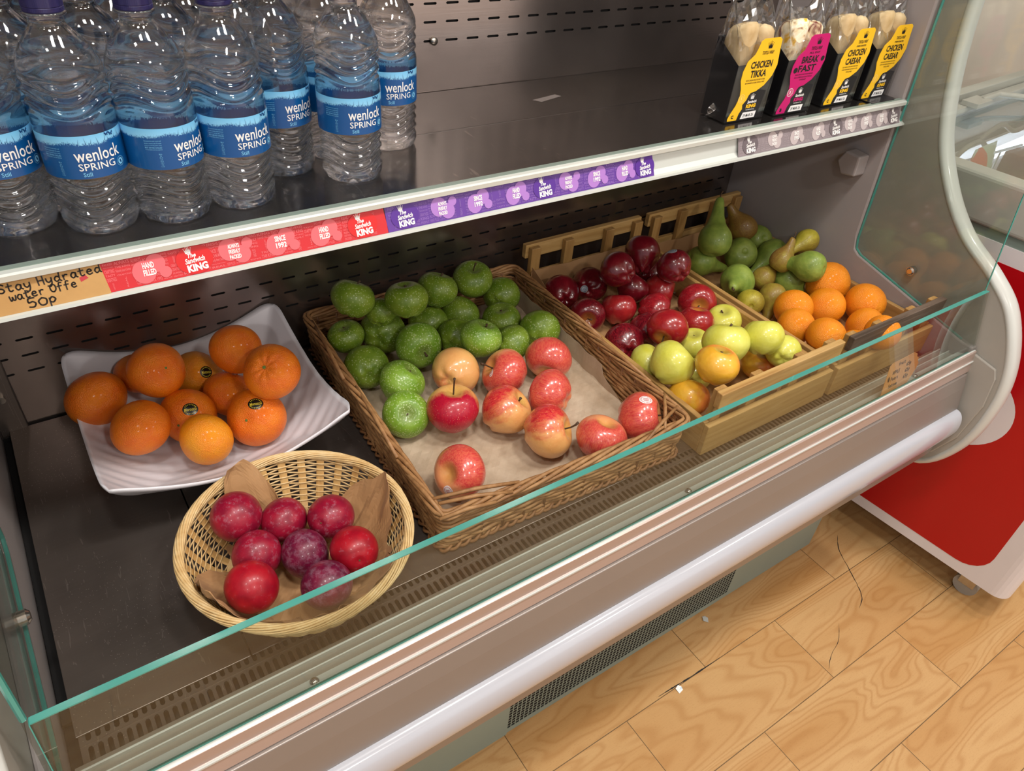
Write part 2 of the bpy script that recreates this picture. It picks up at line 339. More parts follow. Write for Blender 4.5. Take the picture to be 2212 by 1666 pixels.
# ------------------------------------------------ geometry helpers
def link(name, me, mat=None, parent=None, smooth=False):
    o = bpy.data.objects.new(name, me); C.objects.link(o)
    if mat is not None and not me.materials: me.materials.append(M[mat] if isinstance(mat, str) else mat)
    if smooth:
        me.polygons.foreach_set('use_smooth', [True] * len(me.polygons))
    if parent is not None:
        o.parent = parent
    return o
class G:
    """collects geometry in world coordinates"""
    def __init__(s): s.v = []; s.f = []
    def add(s, vs, fs):
        b = len(s.v); s.v += [tuple(p) for p in vs]; s.f += [[i + b for i in f] for f in fs]; return s
    def box(s, x0, x1, y0, y1, z0, z1):
        v = [(x, y, z) for z in (z0, z1) for y in (y0, y1) for x in (x0, x1)]
        return s.add(v, [(0, 2, 3, 1), (4, 5, 7, 6), (0, 1, 5, 4), (2, 6, 7, 3), (0, 4, 6, 2), (1, 3, 7, 5)])
    def prism(s, poly, x0, x1, axis='x'):
        n = len(poly)
        def P(a, b, c): return {'x': (c, a, b), 'y': (a, c, b), 'z': (a, b, c)}[axis]
        v = [P(a, b, x0) for a, b in poly] + [P(a, b, x1) for a, b in poly]
        f = [tuple(range(n)), tuple(range(2 * n - 1, n - 1, -1))] + [(i, i + n, (i + 1) % n + n, (i + 1) % n) for i in range(n)]
        return s.add(v, f)
    def strip(s, pts, x0, x1, thick=0):
        """open profile (y,z) swept along x"""
        n = len(pts); v = [(x0, y, z) for y, z in pts] + [(x1, y, z) for y, z in pts]
        return s.add(v, [(i, i + n, i + n + 1, i + 1) for i in range(n - 1)])
    def tube(s, pts, r, n=8, closed=False, flat=None):
        P = [Vector(p) for p in pts]; m_ = len(P); R = r if hasattr(r, '__len__') else [r] * m_
        up = None; vs = []
        for i, p in enumerate(P):
            a = P[i - 1] if (i or closed) else p; b = P[(i + 1) % m_] if (i < m_ - 1 or closed) else p
            d = (b - a).normalized()
            if up is None: up = d.orthogonal().normalized() if flat is None else Vector(flat)
            if flat is not None: up = Vector(flat)
            u = d.cross(up).normalized(); w_ = u.cross(d).normalized()
            if flat is None: up = w_
            ru, rw = (R[i], R[i]) if not isinstance(R[i], tuple) else R[i]
            vs += [p + u * math.cos(2 * PI * k / n) * ru + w_ * math.sin(2 * PI * k / n) * rw for k in range(n)]
        fs = []
        for i in range(m_ if closed else m_ - 1):
            j = (i + 1) % m_
            fs += [(i * n + k, i * n + (k + 1) % n, j * n + (k + 1) % n, j * n + k) for k in range(n)]
        if not closed: fs += [tuple(range(n - 1, -1, -1)), tuple(range((m_ - 1) * n, m_ * n))]
        return s.add(vs, fs)
    def lathe(s, prof, n=48, c=(0, 0, 0), fn=None):
        vs = []
        for r, z in prof:
            for k in range(n):
                a = 2 * PI * k / n; rr, zz = (r, z) if fn is None else fn(r, z, a)
                vs.append((c[0] + rr * math.cos(a), c[1] + rr * math.sin(a), c[2] + zz))
        fs = []
        for i in range(len(prof) - 1):
            fs += [(i * n + k, i * n + (k + 1) % n, (i + 1) * n + (k + 1) % n, (i + 1) * n + k) for k in range(n)]
        fs += [tuple(range(n - 1, -1, -1)), tuple(range((len(prof) - 1) * n, len(prof) * n))]
        return s.add(vs, fs)
    def grid(s, nu, nv, fn):
        b = [fn(i / nu, j / nv) for j in range(nv + 1) for i in range(nu + 1)]
        return s.add(b, [(j * (nu + 1) + i, j * (nu + 1) + i + 1, (j + 1) * (nu + 1) + i + 1, (j + 1) * (nu + 1) + i) for j in range(nv) for i in range(nu)])
    def build(s, name, mat, parent=None, smooth=False, bevel=0, solid=0, local=False, segs=2, off=-1):
        me = bpy.data.meshes.new(name)
        o_ = Vector((0, 0, 0)) if (parent is None or local) else parent.matrix_world_loc if hasattr(parent, 'matrix_world_loc') else world_loc(parent)
        me.from_pydata([(p[0] - o_[0], p[1] - o_[1], p[2] - o_[2]) for p in s.v], [], s.f)
        me.update()
        bm = bmesh.new(); bm.from_mesh(me)
        bmesh.ops.recalc_face_normals(bm, faces=bm.faces) if not solid == -1 else None
        bm.to_mesh(me); bm.free()
        o = link(name, me, mat, parent, smooth)
        if solid > 0:
            md = o.modifiers.new('solid', 'SOLIDIFY'); md.thickness = solid; md.offset = off
        if bevel:
            md = o.modifiers.new('bevel', 'BEVEL'); md.width = bevel; md.segments = segs; md.limit_method = 'ANGLE'; md.angle_limit = .6
            for p in me.polygons: p.use_smooth = False
        return o
def world_loc(o):
    l = Vector((0, 0, 0))
    while o is not None: l += o.location; o = o.parent
    return l
def thing(name, label, cat, loc=(0, 0, 0), group=None, rotz=0):
    o = bpy.data.objects.new(name, None); C.objects.link(o); o.location = loc; o.rotation_euler = (0, 0, rotz)
    o.empty_display_size = .03
    o['label'] = label; o['category'] = cat
    if group: o['group'] = group
    return o
def tag(o, label, cat, group=None):
    o['label'] = label; o['category'] = cat
    if group: o['group'] = group
    return o
def struct(o): o['kind'] = 'structure'; return o
def dup(root, loc, rotz=None, label=None, group=None):
    r = root.copy(); C.objects.link(r); r.location = loc
    if rotz is not None: r.rotation_euler = (0, 0, rotz)
    if label: r['label'] = label
    if group: r['group'] = group
    for ch in list(root.children):
        c = ch.copy(); C.objects.link(c); c.parent = r
        for g in ch.children:
            d = g.copy(); C.objects.link(d); d.parent = c
    return r
# text meshes
_tc = {}
def text2d(s, bold=0.0, shear=0.0):
    k = (s, bold, shear)
    if k in _tc: return _tc[k]
    cu = bpy.data.curves.new('t', 'FONT'); cu.body = s; cu.size = 1; cu.resolution_u = 2; cu.offset = bold; cu.shear = shear
    o = bpy.data.objects.new('t', cu); C.objects.link(o)
    bpy.context.view_layer.update()
    me = bpy.data.meshes.new_from_object(o.evaluated_get(bpy.context.evaluated_depsgraph_get()))
    vs = [(v.co.x, v.co.y) for v in me.vertices]; fs = [tuple(p.vertices) for p in me.polygons]
    bpy.data.objects.remove(o); bpy.data.meshes.remove(me)
    if not vs: vs = [(0, 0)]
    x0 = min(v[0] for v in vs); x1 = max(v[0] for v in vs); y0 = min(v[1] for v in vs); y1 = max(v[1] for v in vs)
    r = ([(v[0] - x0, v[1] - y0) for v in vs], fs, max(x1 - x0, 1e-4), max(y1 - y0, 1e-4)); _tc[k] = r
    return r
def put_text(g, s, u, v, w_=None, h=None, fn=None, bold=0, shear=0, rot=0, anchor='c'):
    """text into g, fitted to width w_/height h, centred at (u,v) in the 2-D frame mapped by fn"""
    vs, fs, W, H = text2d(s, bold, shear)
    sx = (w_ / W) if w_ else None; sy = (h / H) if h else None
    if sx is None: sx = sy
    if sy is None: sy = sx
    ca, sa = math.cos(rot), math.sin(rot); out = []
    for x, y in vs:
        a = (x - (W / 2 if anchor == 'c' else 0)) * sx; b = (y - H / 2) * sy
        out.append(fn(u + a * ca - b * sa, v + a * sa + b * ca))
    g.add(out, fs)
def put_poly(g, pts, fn): g.add([fn(x, y) for x, y in pts], [tuple(range(len(pts)))])
def circ(cx, cy, r, n=24, ry=None): return [(cx + r * math.cos(2 * PI * k / n), cy + (ry or r) * math.sin(2 * PI * k / n)) for k in range(n)]
def crown(cx, cy, s):
    p = [(-.42, -.5), (.42, -.5), (.62, .35), (.3, -.1), (.2, .55), (0, -.05), (-.2, .55), (-.3, -.1), (-.62, .35)]
    return [(cx + a * s, cy + b * s) for a, b in p]
def put_crown(g, cx, cy, s, fn):
    # crown as triangles + band so no concave polygon is needed
    def T(*p): g.add([fn(cx + a * s, cy + b * s) for a, b in p], [tuple(range(len(p)))])
    T((-.42, -.5), (.42, -.5), (.46, -.28), (-.46, -.28))
    T((-.46, -.3), (-.2, -.3), (-.62, .4)); T((-.36, -.3), (-.04, -.3), (-.24, .55)); T((-.16, -.3), (.16, -.3), (0, .65))
    T((.04, -.3), (.36, -.3), (.24, .55)); T((.2, -.3), (.46, -.3), (.62, .4))
    for a, b in ((-.62, .42), (-.24, .58), (0, .7), (.24, .58), (.62, .42)):
        put_poly(g, circ(cx + a * s, cy + b * s, .07 * s, 8), fn)
# perforated sheet: rectangles with slot holes, planar, mapped by fn(u,v)
def slot_cell(g, u0, u1, v0, v1, hole, fn):
    """cell with a polygonal hole (ccw list)"""
    n = len(hole); outer = []
    cx = sum(p[0] for p in hole) / n; cy = sum(p[1] for p in hole) / n
    for (x, y) in hole:
        dx, dy = x - cx, y - cy
        t1 = min([((u1 - cx) / dx if dx > 0 else (u0 - cx) / dx) if abs(dx) > 1e-9 else 9e9, ((v1 - cy) / dy if dy > 0 else (v0 - cy) / dy) if abs(dy) > 1e-9 else 9e9])
        outer.append((cx + dx * t1, cy + dy * t1))
    vs = [fn(*p) for p in hole] + [fn(*p) for p in outer]; fs = []
    W_, H_ = u1 - u0, v1 - v0; e = 1e-7
    def per(p):          # perimeter position, counter-clockwise from the lower right corner
        x, y = p
        if abs(x - u1) < e: return y - v0
        if abs(y - v1) < e: return H_ + (u1 - x)
        if abs(x - u0) < e: return H_ + W_ + (v1 - y)
        return 2 * H_ + W_ + (x - u0)
    P = 2 * (W_ + H_); corners = [(0, (u1, v0)), (H_, (u1, v1)), (H_ + W_, (u0, v1)), (2 * H_ + W_, (u0, v0))]
    for i in range(n):
        j = (i + 1) % n
        a = per(outer[i]) % P; b = per(outer[j]) % P
        span = (b - a) % P; mid = []
        for c, q in corners:
            d = (c - a) % P
            if e < d < span - e: mid.append((d, q))
        idx = []
        for d, q in sorted(mid): vs.append(fn(*q)); idx.append(len(vs) - 1)
        fs.append(tuple([i, n + i] + idx + [n + j, j]))
    g.add(vs, fs)
def rslot(cx, cy, L, W, vert=False, n=4):
    p = []
    r = W / 2; a = L / 2 - r
    for k in range(n + 1): t_ = -PI / 2 + PI * k / n; p.append((a + r * math.cos(t_), r * math.sin(t_)))
    for k in range(n + 1): t_ = PI / 2 + PI * k / n; p.append((-a + r * math.cos(t_), r * math.sin(t_)))
    if vert: p = [(-y, x) for x, y in p]
    return [(cx + x, cy + y) for x, y in p]
FRUIT = {
 'sat': [
  ('satsuma at the far left end of the white dish', 0.001, 0.873, 0.63, 0.0368, 0.47, -0.83, -0.3, 0.54),
  ('satsuma mostly hidden between the far left one and the large raised one', 0.06, 0.905, 0.63, 0.03, -0.13, -0.33, -0.94, 1.49),
  ('large satsuma raised on the others at the back left of the dish', 0.0757, 0.853, 0.6636, 0.0348, 0.36, -0.76, 0.55, 5.03),
  ('lighter satsuma at the back of the dish, black sticker on its right', 0.1278, 0.8938, 0.6123, 0.0337, 0.69, 0.51, 0.51, 3.66),
  ('satsuma furthest back on the dish, topmost in the photo', 0.1755, 0.8424, 0.67, 0.0331, 0.38, 0.92, -0.13, 0.59),
  ('satsuma at the back right of the dish with its dimpled end facing out', 0.1963, 0.7628, 0.6807, 0.0351, -0.42, -0.53, 0.73, 2.72),
  ('ribbed satsuma squeezed in the middle of the dish behind the stickered front one', 0.1545, 0.831, 0.6096, 0.0341, 0.59, 0.41, 0.7, 3.01),
  ('deep orange satsuma mid dish, black sticker above its green stem end', 0.0948, 0.8093, 0.611, 0.0357, -0.59, -0.75, 0.29, 1.0),
  ('plain satsuma at the front left of the white dish', 0.0365, 0.7847, 0.636, 0.0346, 0.34, -0.01, -0.94, 4.61),
  ('smaller yellowish satsuma, front-most on the white dish', 0.1004, 0.744, 0.6196, 0.0323, 0.84, 0.54, 0.07, 0.71),
  ('front right satsuma with oval black sticker and green star stem end', 0.169, 0.7607, 0.6164, 0.0375, -0.6, -0.6, 0.52, 2.46),
 ],
 'green': [
  ('speckled green apple on top at the back left corner of the wicker tray', 0.3484, 0.8501, 0.6978, 0.0318, 0.42, 0.28, 0.86, 3.25),
  ('green apple on top in the back row, second from the left in the wicker tray', 0.4161, 0.8147, 0.6971, 0.0311, -0.05, 0.25, 0.97, 2.7),
  ('green apple in the back row of the wicker tray touching the topmost one', 0.4973, 0.87, 0.6614, 0.0314, 0.34, 0.17, 0.93, 3.69),
  ('green apple with an upright stem, topmost of the pile in the wicker tray', 0.5811, 0.898, 0.6432, 0.0332, -0.08, -0.17, 0.98, 4.63),
  ('green apple in the far back right corner of the wicker tray', 0.6318, 0.8831, 0.6059, 0.0319, 0.73, 0.68, -0.03, 6.01),
  ('green apple against the left wicker wall with its stem end facing up', 0.3435, 0.8744, 0.6174, 0.0274, -0.19, -0.05, 0.98, 1.78),
  ('plain olive green apple between the left wall apple and the big speckled one', 0.4048, 0.876, 0.6056, 0.0356, 0.64, 0.76, -0.1, 4.07),
  ('heavily speckled green apple with a bent stem at its lower right, middle of the pile', 0.4324, 0.8123, 0.6137, 0.0357, -0.11, -0.99, 0.08, 4.37),
  ('green apple in the shade of the wicker tray, in front of the topmost one', 0.5393, 0.8671, 0.6028, 0.0328, 0.69, 0.51, 0.51, 1.84),
  ('green apple with dark stem end up, beside the right wicker wall behind the rightmost one', 0.593, 0.8232, 0.6017, 0.0317, -0.17, -0.02, 0.99, 0.01),
  ('dark green apple half hidden behind the bright speckled one in the middle', 0.5013, 0.8145, 0.604, 0.03, 0.73, 0.68, -0.03, 6.11),
  ('bright green speckled apple with short stem standing just behind the pink apples', 0.5121, 0.7609, 0.6303, 0.0323, 0.32, -0.03, 0.95, 1.87),
  ('smooth green apple wedged low behind the stickered pink apple', 0.5702, 0.7603, 0.604, 0.03, 0.85, -0.13, -0.5, 1.97),
  ('rightmost pale green apple, behind the pink apple by the right wicker wall', 0.6309, 0.7684, 0.6038, 0.0338, 0.62, 0.76, 0.2, 5.6),
  ('dull green apple by the left wicker wall, lower of the two there', 0.3455, 0.8085, 0.6028, 0.0328, 0.28, 0.95, -0.13, 3.67),
  ('speckled green apple at the left directly above the front-most green one', 0.3717, 0.7483, 0.6073, 0.0333, 0.56, -0.15, 0.82, 2.96),
  ('front-most green apple with its stem end facing the shopper', 0.3472, 0.6882, 0.6024, 0.0324, -0.24, -0.71, 0.66, 4.86),
  ('green apple showing only a slice behind the heavily speckled one', 0.4817, 0.8693, 0.6018, 0.0318, 0.64, 0.77, 0.05, 0.19),
  ('green apple showing only a sliver between the two back left top ones', 0.3915, 0.8512, 0.6609, 0.0269, 0.51, 0.66, 0.55, 4.44),
 ],
 'pink': [
  ('yellow-orange apple in the tray directly behind the long-stemmed one', 0.4533, 0.7353, 0.606, 0.036, 0.79, 0.59, -0.17, 2.35),
  ('red and orange apple with round white sticker on its left side', 0.5165, 0.6977, 0.6062, 0.0362, -0.8, 0.37, 0.47, 0.57),
  ('pink apple against the right wicker wall, furthest back of the pink ones', 0.5988, 0.6978, 0.6061, 0.0361, -0.66, -0.67, -0.34, 4.15),
  ('apple with long upright stem, yellow at the top and deep red below', 0.4027, 0.6555, 0.6136, 0.0356, 0.08, 0.11, 0.99, 5.85),
  ('yellow and red apple, stem at its upper right, centre of the tray', 0.4708, 0.6258, 0.6056, 0.0356, 0.64, -0.33, 0.69, 1.3),
  ('pinkish red apple with a sticker at its left edge beside the bare paper', 0.5493, 0.6274, 0.6049, 0.0349, -0.48, 0.88, -0.02, 3.96),
  ('orange and red striped apple with a stem to the right, front centre of the tray', 0.4965, 0.5597, 0.6068, 0.0368, 0.67, -0.63, 0.39, 1.87),
  ('pink-red apple dimpled at the top, resting against the front wicker wall', 0.5536, 0.5153, 0.6052, 0.0352, 0.25, 0.05, 0.97, 4.66),
  ('deep red glossy apple with white sticker in the front right corner of the wicker tray', 0.6253, 0.5169, 0.6107, 0.0367, 0.66, -0.63, 0.4, 4.54),
  ('red apple with calyx facing left, alone in the front left corner of the tray', 0.3547, 0.5529, 0.605, 0.035, -0.83, -0.19, 0.52, 1.37),
 ],
 'red': [
  ('dark red apple at the back left of the first crate', 0.734, 0.8467, 0.6026, 0.0326, 0.36, 0.93, -0.07, 5.21),
  ('dark red apple with a grey oval sticker at its lower left', 0.7999, 0.849, 0.6017, 0.0317, 0.79, 0.55, -0.26, 4.13),
  ('round dark red apple stacked on top at the back centre of the crate', 0.805, 0.7902, 0.6612, 0.0312, -0.16, 0.99, -0.05, 4.29),
  ('tall lobed red apple topmost at the back of the crate', 0.8919, 0.8234, 0.6536, 0.0316, 0.38, 0.58, 0.72, 5.15),
  ('dark red apple with a small sticker on its top beside the crate divider', 0.9039, 0.754, 0.6606, 0.0306, 0.2, 0.97, 0.16, 2.69),
  ('red apple mostly hidden under the round stacked one', 0.8459, 0.7883, 0.6155, 0.0295, 0.63, 0.06, 0.77, 4.76),
  ('red apple with its stem to the right below the dark stickered one', 0.9038, 0.7743, 0.6018, 0.0318, 0.6, -0.8, -0.0, 5.52),
  ('dark red apple with stem cavity facing the shopper by the left crate wall', 0.7338, 0.7722, 0.6006, 0.0306, -0.57, -0.78, 0.25, 0.64),
  ('brownish red apple standing upright in the middle of the crate', 0.7961, 0.7615, 0.6008, 0.0308, 0.29, 0.46, 0.84, 5.34),
  ('bright red streaked apple behind the large waxy one', 0.8476, 0.7267, 0.6021, 0.0321, 0.65, -0.76, 0.08, 2.47),
  ('shiny red apple with a wide stem hollow beside the right crate wall', 0.9357, 0.7114, 0.6037, 0.0337, -0.59, -0.75, 0.29, 3.01),
  ('maroon apple lying nearest the left front of the red ones', 0.7343, 0.6754, 0.6029, 0.0329, 0.36, 0.93, -0.07, 0.92),
  ('large waxy red apple on top at the front of the red ones', 0.7873, 0.6404, 0.6391, 0.0331, -0.84, -0.44, -0.32, 4.39),
  ('red apple tucked under the left side of the large waxy one', 0.7978, 0.6905, 0.6009, 0.0309, -0.59, -0.41, -0.7, 1.83),
  ('red apple beneath the shiny one and beside the rear yellow apple', 0.8789, 0.6597, 0.6085, 0.0305, 0.2, 0.23, 0.95, 5.47),
  ('very dark red apple in the shade below the tall topmost one', 0.927, 0.8281, 0.6003, 0.0303, 0.8, 0.6, -0.02, 1.73),
 ],
 'yellow': [
  ('small yellow apple with stem hollow up, furthest back of the yellow ones', 0.9358, 0.6476, 0.6003, 0.0303, -0.27, 0.01, 0.96, 3.53),
  ('largest yellow apple with a thin upright stem in the middle of the crate', 0.8031, 0.5396, 0.6652, 0.0352, 0.26, 0.36, 0.9, 2.51),
  ('yellow-green apple at the right by the crate divider', 0.8636, 0.5215, 0.6688, 0.0308, 0.31, 0.49, 0.81, 3.85),
  ('yellow apple glimpsed behind and between the two biggest yellow ones', 0.8341, 0.6195, 0.6027, 0.0287, -0.19, 0.04, 0.98, 1.23),
  ('pale yellow apple at the left wall below the maroon apple', 0.7292, 0.6155, 0.6043, 0.0303, 0.59, -0.21, 0.78, 1.13),
  ('big pale yellow apple with pointed right shoulder at the front left', 0.7226, 0.5642, 0.6399, 0.0339, 0.76, -0.13, 0.63, 4.69),
  ('orange-blushed yellow apple on top nearest the front slats', 0.7462, 0.5046, 0.6689, 0.0309, 0.21, 0.08, 0.98, 4.72),
  ('orange-pink apple in the front left corner behind the crate post', 0.7274, 0.5216, 0.6015, 0.0315, 0.69, 0.51, 0.51, 3.56),
  ('small orange apple with star-shaped end peeping over the brown paper', 0.9, 0.5363, 0.599, 0.029, -0.1, -0.2, 0.97, 5.78),
  ('bright yellow apple behind the brown paper at the right front corner', 0.9025, 0.5035, 0.6405, 0.0265, 0.8, 0.6, -0.02, 1.29),
  ('yellow-green apple hidden low between the big pale one and the orange-blushed one', 0.7841, 0.5642, 0.5967, 0.0267, 0.8, 0.6, -0.02, 5.34),
 ],
 'orange': [
  ('largest orange, at the back against the right crate wall', 1.2057, 0.6372, 0.6101, 0.0401, 0.28, 0.95, -0.13, 1.06),
  ('orange with a brown scar on top, in the middle of the oranges', 1.1417, 0.5914, 0.6043, 0.0343, -0.07, 0.21, 0.97, 6.06),
  ('rightmost orange with its navel end low at the front', 1.206, 0.5572, 0.6132, 0.0352, -0.53, -0.82, -0.22, 3.92),
  ('orange at the left touching the crate divider behind another', 1.0758, 0.6117, 0.6077, 0.0337, 0.38, 0.92, -0.13, 3.81),
  ('lower left orange nearest the crate divider', 1.0281, 0.5695, 0.6092, 0.0312, 0.72, 0.7, 0.05, 6.1),
  ('orange with green stem scar tucked behind the front left post', 1.0246, 0.5103, 0.6259, 0.0319, 0.18, 0.05, 0.98, 4.94),
  ('orange seen between the front slats, below the rightmost one', 1.1546, 0.5145, 0.6024, 0.0324, 0.72, 0.69, -0.09, 4.96),
  ('orange behind the dark front rail, lowest at the right', 1.0943, 0.4591, 0.6427, 0.0287, 0.72, 0.7, 0.05, 0.34),
  ('orange visible only through the front slats near the left post', 1.089, 0.4895, 0.5982, 0.0282, 0.72, 0.7, 0.05, 2.32),
 ],
 'pear': [
  ('tall green pear standing upright at the back of the second crate', 1.0645, 0.8088, 0.6528, 0.0308, 0.44, 0.54, 0.72, 0.53),
  ('brown pear leaning left behind the standing one', 1.1838, 0.8408, 0.6371, 0.0271, -0.37, 0.71, 0.6, 1.22),
  ('green pear half hidden at the back beside the right wall', 1.2277, 0.83, 0.6066, 0.0286, 0.32, 0.78, -0.54, 1.34),
  ('round-looking green pear with its bottom facing the shopper, behind the long one', 1.1504, 0.804, 0.6023, 0.0323, 0.46, 0.59, -0.66, 5.39),
  ('pear at the left with its neck pointing to the right', 1.0621, 0.8239, 0.5981, 0.0281, 0.85, -0.38, -0.37, 0.8),
  ('long green pear lying with its neck towards the lower left', 1.212, 0.7737, 0.6007, 0.0307, -0.9, 0.01, -0.44, 1.86),
  ('yellow-brown pear perched highest on the right with neck to the left', 1.2224, 0.719, 0.6562, 0.0222, -0.98, 0.07, -0.21, 3.1),
  ('bright green pear lying across below the perched one', 1.1553, 0.6569, 0.65, 0.028, -0.25, 0.95, -0.2, 5.33),
  ('green pear with its stem end pointing at the shopper', 1.0658, 0.7337, 0.6013, 0.0313, -0.86, -0.42, 0.3, 6.06),
  ('small brown pear with neck to the upper right in the centre', 1.1253, 0.7202, 0.6001, 0.0221, 0.66, 0.08, 0.75, 4.45),
  ('speckled green pear with neck pointing down, beside the largest orange', 1.1678, 0.6929, 0.5983, 0.0283, -0.05, -0.8, -0.6, 1.34),
  ('yellow-green pear against the crate divider, front-most on the left', 1.0388, 0.6761, 0.5944, 0.0244, 0.71, 0.67, -0.22, 3.42),
  ('russet brown pear beside the leftmost orange with its neck down', 1.09, 0.6676, 0.5948, 0.0248, -0.6, -0.53, -0.59, 4.43),
  ('dark mottled pear with a thick stem behind the small brown one', 1.145, 0.7071, 0.6397, 0.0217, 0.52, -0.05, 0.85, 0.33),
 ],
 'plum': [
  ('plum with heavy pale bloom at the back left of the round basket', 0.0927, 0.6051, 0.6192, 0.0281, 0.63, 0.7, -0.33, 4.27),
  ('smooth crimson plum in the middle of the back row', 0.1394, 0.5883, 0.6029, 0.0262, 0.7, 0.64, -0.32, 2.31),
  ('red plum with a golden scratch at the back right', 0.1869, 0.5649, 0.6047, 0.0267, -0.66, -0.55, 0.51, 3.7),
  ('frosted plum in the middle row, left of the dark one', 0.0967, 0.5547, 0.6038, 0.0264, 0.22, 0.27, 0.94, 4.2),
  ('dark purple bloomed plum in the centre of the basket', 0.1431, 0.5347, 0.5986, 0.0263, -0.05, 0.63, 0.77, 4.2),
  ('bright red plum with its stem hole facing out at the right', 0.189, 0.505, 0.6083, 0.0267, -0.15, -0.92, 0.37, 3.28),
  ('large red plum at the front left of the round basket', 0.0768, 0.5063, 0.6176, 0.0272, 0.34, -0.01, -0.94, 3.48),
  ('plum with an orange scar behind the top edge of the glass, front right', 0.1447, 0.4751, 0.6104, 0.0261, -0.92, -0.2, 0.35, 1.24),
 ],
}
# ------------------------------------------------ the room
g = G(); g.box(-2.6, 5.0, -3.2, 1.10, -.05, 0); struct(g.build('floor', 'floor'))
g = G(); g.box(-2.6, 5.0, 1.10, 1.18, 0, 2.7); struct(g.build('wall_back', 'wall'))
g = G(); g.box(-2.6, 5.0, -3.2, 1.10, 2.7, 2.76); struct(g.build('ceiling', 'ceiling'))

# ------------------------------------------------ refrigerated case
ZF = .56; YB = .957; ZS = .936
XL, XR = -.120, 1.254
case = thing('refrigerated_display_case', 'long grey open refrigerated counter with stainless steel well and low glass front', 'display fridge', (.57, .66, 0))
# outer body
g = G(); g.box(-.10, 1.243, .468, 1.03, .012, .50); g.build('base_cabinet', 'kick', case, bevel=.003)
g = G(); g.box(XL, XR, .985, 1.03, .45, 1.9); g.box(XL, XR, YB + .004, .985, .45, 1.9); g.build('rear_wall', 'dark', case)
g = G(); g.box(XL - .012, XR + .012, .62, 1.03, 1.9, 1.96); g.build('canopy', 'trim', case, bevel=.004)
g = G(); g.box(XL, XR, .375, .985, .50, .535); g.build('drain_pan', 'dark', case)
# back panel with three slot rows below the shelf and four above
def back(z0, z1, rows, xoff):
    g = G(); fn = lambda u, v: (u, YB, v)
    pitch = .0345; h = .012; x0 = XL; x1 = XR
    zs = z0
    for z in rows:
        g.add([fn(x0, zs), fn(x1, zs), fn(x1, z - h / 2), fn(x0, z - h / 2)], [(0, 1, 2, 3)])
        k0 = math.ceil((x0 + .012 - xoff) / pitch + .5); us = xoff + (k0 - .5) * pitch
        g.add([fn(x0, z - h / 2), fn(us, z - h / 2), fn(us, z + h / 2), fn(x0, z + h / 2)], [(0, 1, 2, 3)])
        u = us
        while u + pitch < x1 - .01:
            slot_cell(g, u, u + pitch, z - h / 2, z + h / 2, rslot(u + pitch / 2, z, .0205, .0032, n=2), fn); u += pitch
        g.add([fn(u, z - h / 2), fn(x1, z - h / 2), fn(x1, z + h / 2), fn(u, z + h / 2)], [(0, 1, 2, 3)])
        zs = z + h / 2
    g.add([fn(x0, zs), fn(x1, zs), fn(x1, z1), fn(x0, z1)], [(0, 1, 2, 3)])
    return g.build('back_panel', 'steel_back', case, solid=-1)
back(.546, .928, [.642, .666, .690], .017)
back(.928, 1.60, [1.004, 1.028, 1.051, 1.075], .0113)
g = G()
for x, z in ((.534, 1.004), (.20, 1.004)):
    g.lathe([(.0001, -.004), (.0052, -.003), (.0056, 0), (.0001, .0012)], 14, (0, 0, 0))
    g.v = g.v[:-56] + [(x + p[0], YB - .0025 + p[2] * -1 - .001, z + p[1]) for p in g.v[-56:]]
g.build('panel_screw', 'screw', case, smooth=True)
# slotted upright in the rear left corner
g = G(); g.box(-.117, -.085, YB - .006, YB - .0005, .552, .925); g.build('shelf_upright', 'steel_deck', case, bevel=.0015)
g = G(); g.tube([(-.101, YB - .006, .615), (-.101, YB - .012, .615)], .005, 12); g.build('panel_screw', 'screw', case)
# deck plates
for x0, x1 in ((-.108, .0552), (.0568, .668), (.6695, 1.2525)):
    g = G(); g.box(x0, x1, .4690, YB - .004, ZF - .002, ZF); g.build('deck_plate', 'steel_deck', case, bevel=.0006)
g = G(); g.box(XL + .0005, XR, .50, YB - .003, .536, .5415); g.build('pan_liner', 'dark', case)
# perforated air grille
g = G(); fn = lambda u, v: (u, v, ZF - .0025)
pitch = .00822; x = -.1025; n = 164
ys = [(.4295, .4345, 0), (.4345, .4585, 1), (.4585, .4605, 0), (.4605, .4835, 1), (.4835, .500, 0)]
for y0, y1, k in ys:
    if not k: g.add([fn(x - .004, y0), fn(x + n * pitch + .004, y0), fn(x + n * pitch + .004, y1), fn(x - .004, y1)], [(0, 1, 2, 3)])
    else:
        for i in range(n):
            u = x + i * pitch; slot_cell(g, u, u + pitch, y0, y1, rslot(u + pitch / 2, (y0 + y1) / 2, .0195, .0046, True, 3), fn)
        g.add([fn(x - .004, y0), fn(x, y0), fn(x, y1), fn(x - .004, y1)], [(0, 1, 2, 3)])
        g.add([fn(x + n * pitch, y0), fn(x + n * pitch + .004, y0), fn(x + n * pitch + .004, y1), fn(x + n * pitch, y1)], [(0, 1, 2, 3)])
g.build('air_grille', 'steel_deck', case, solid=.0012)
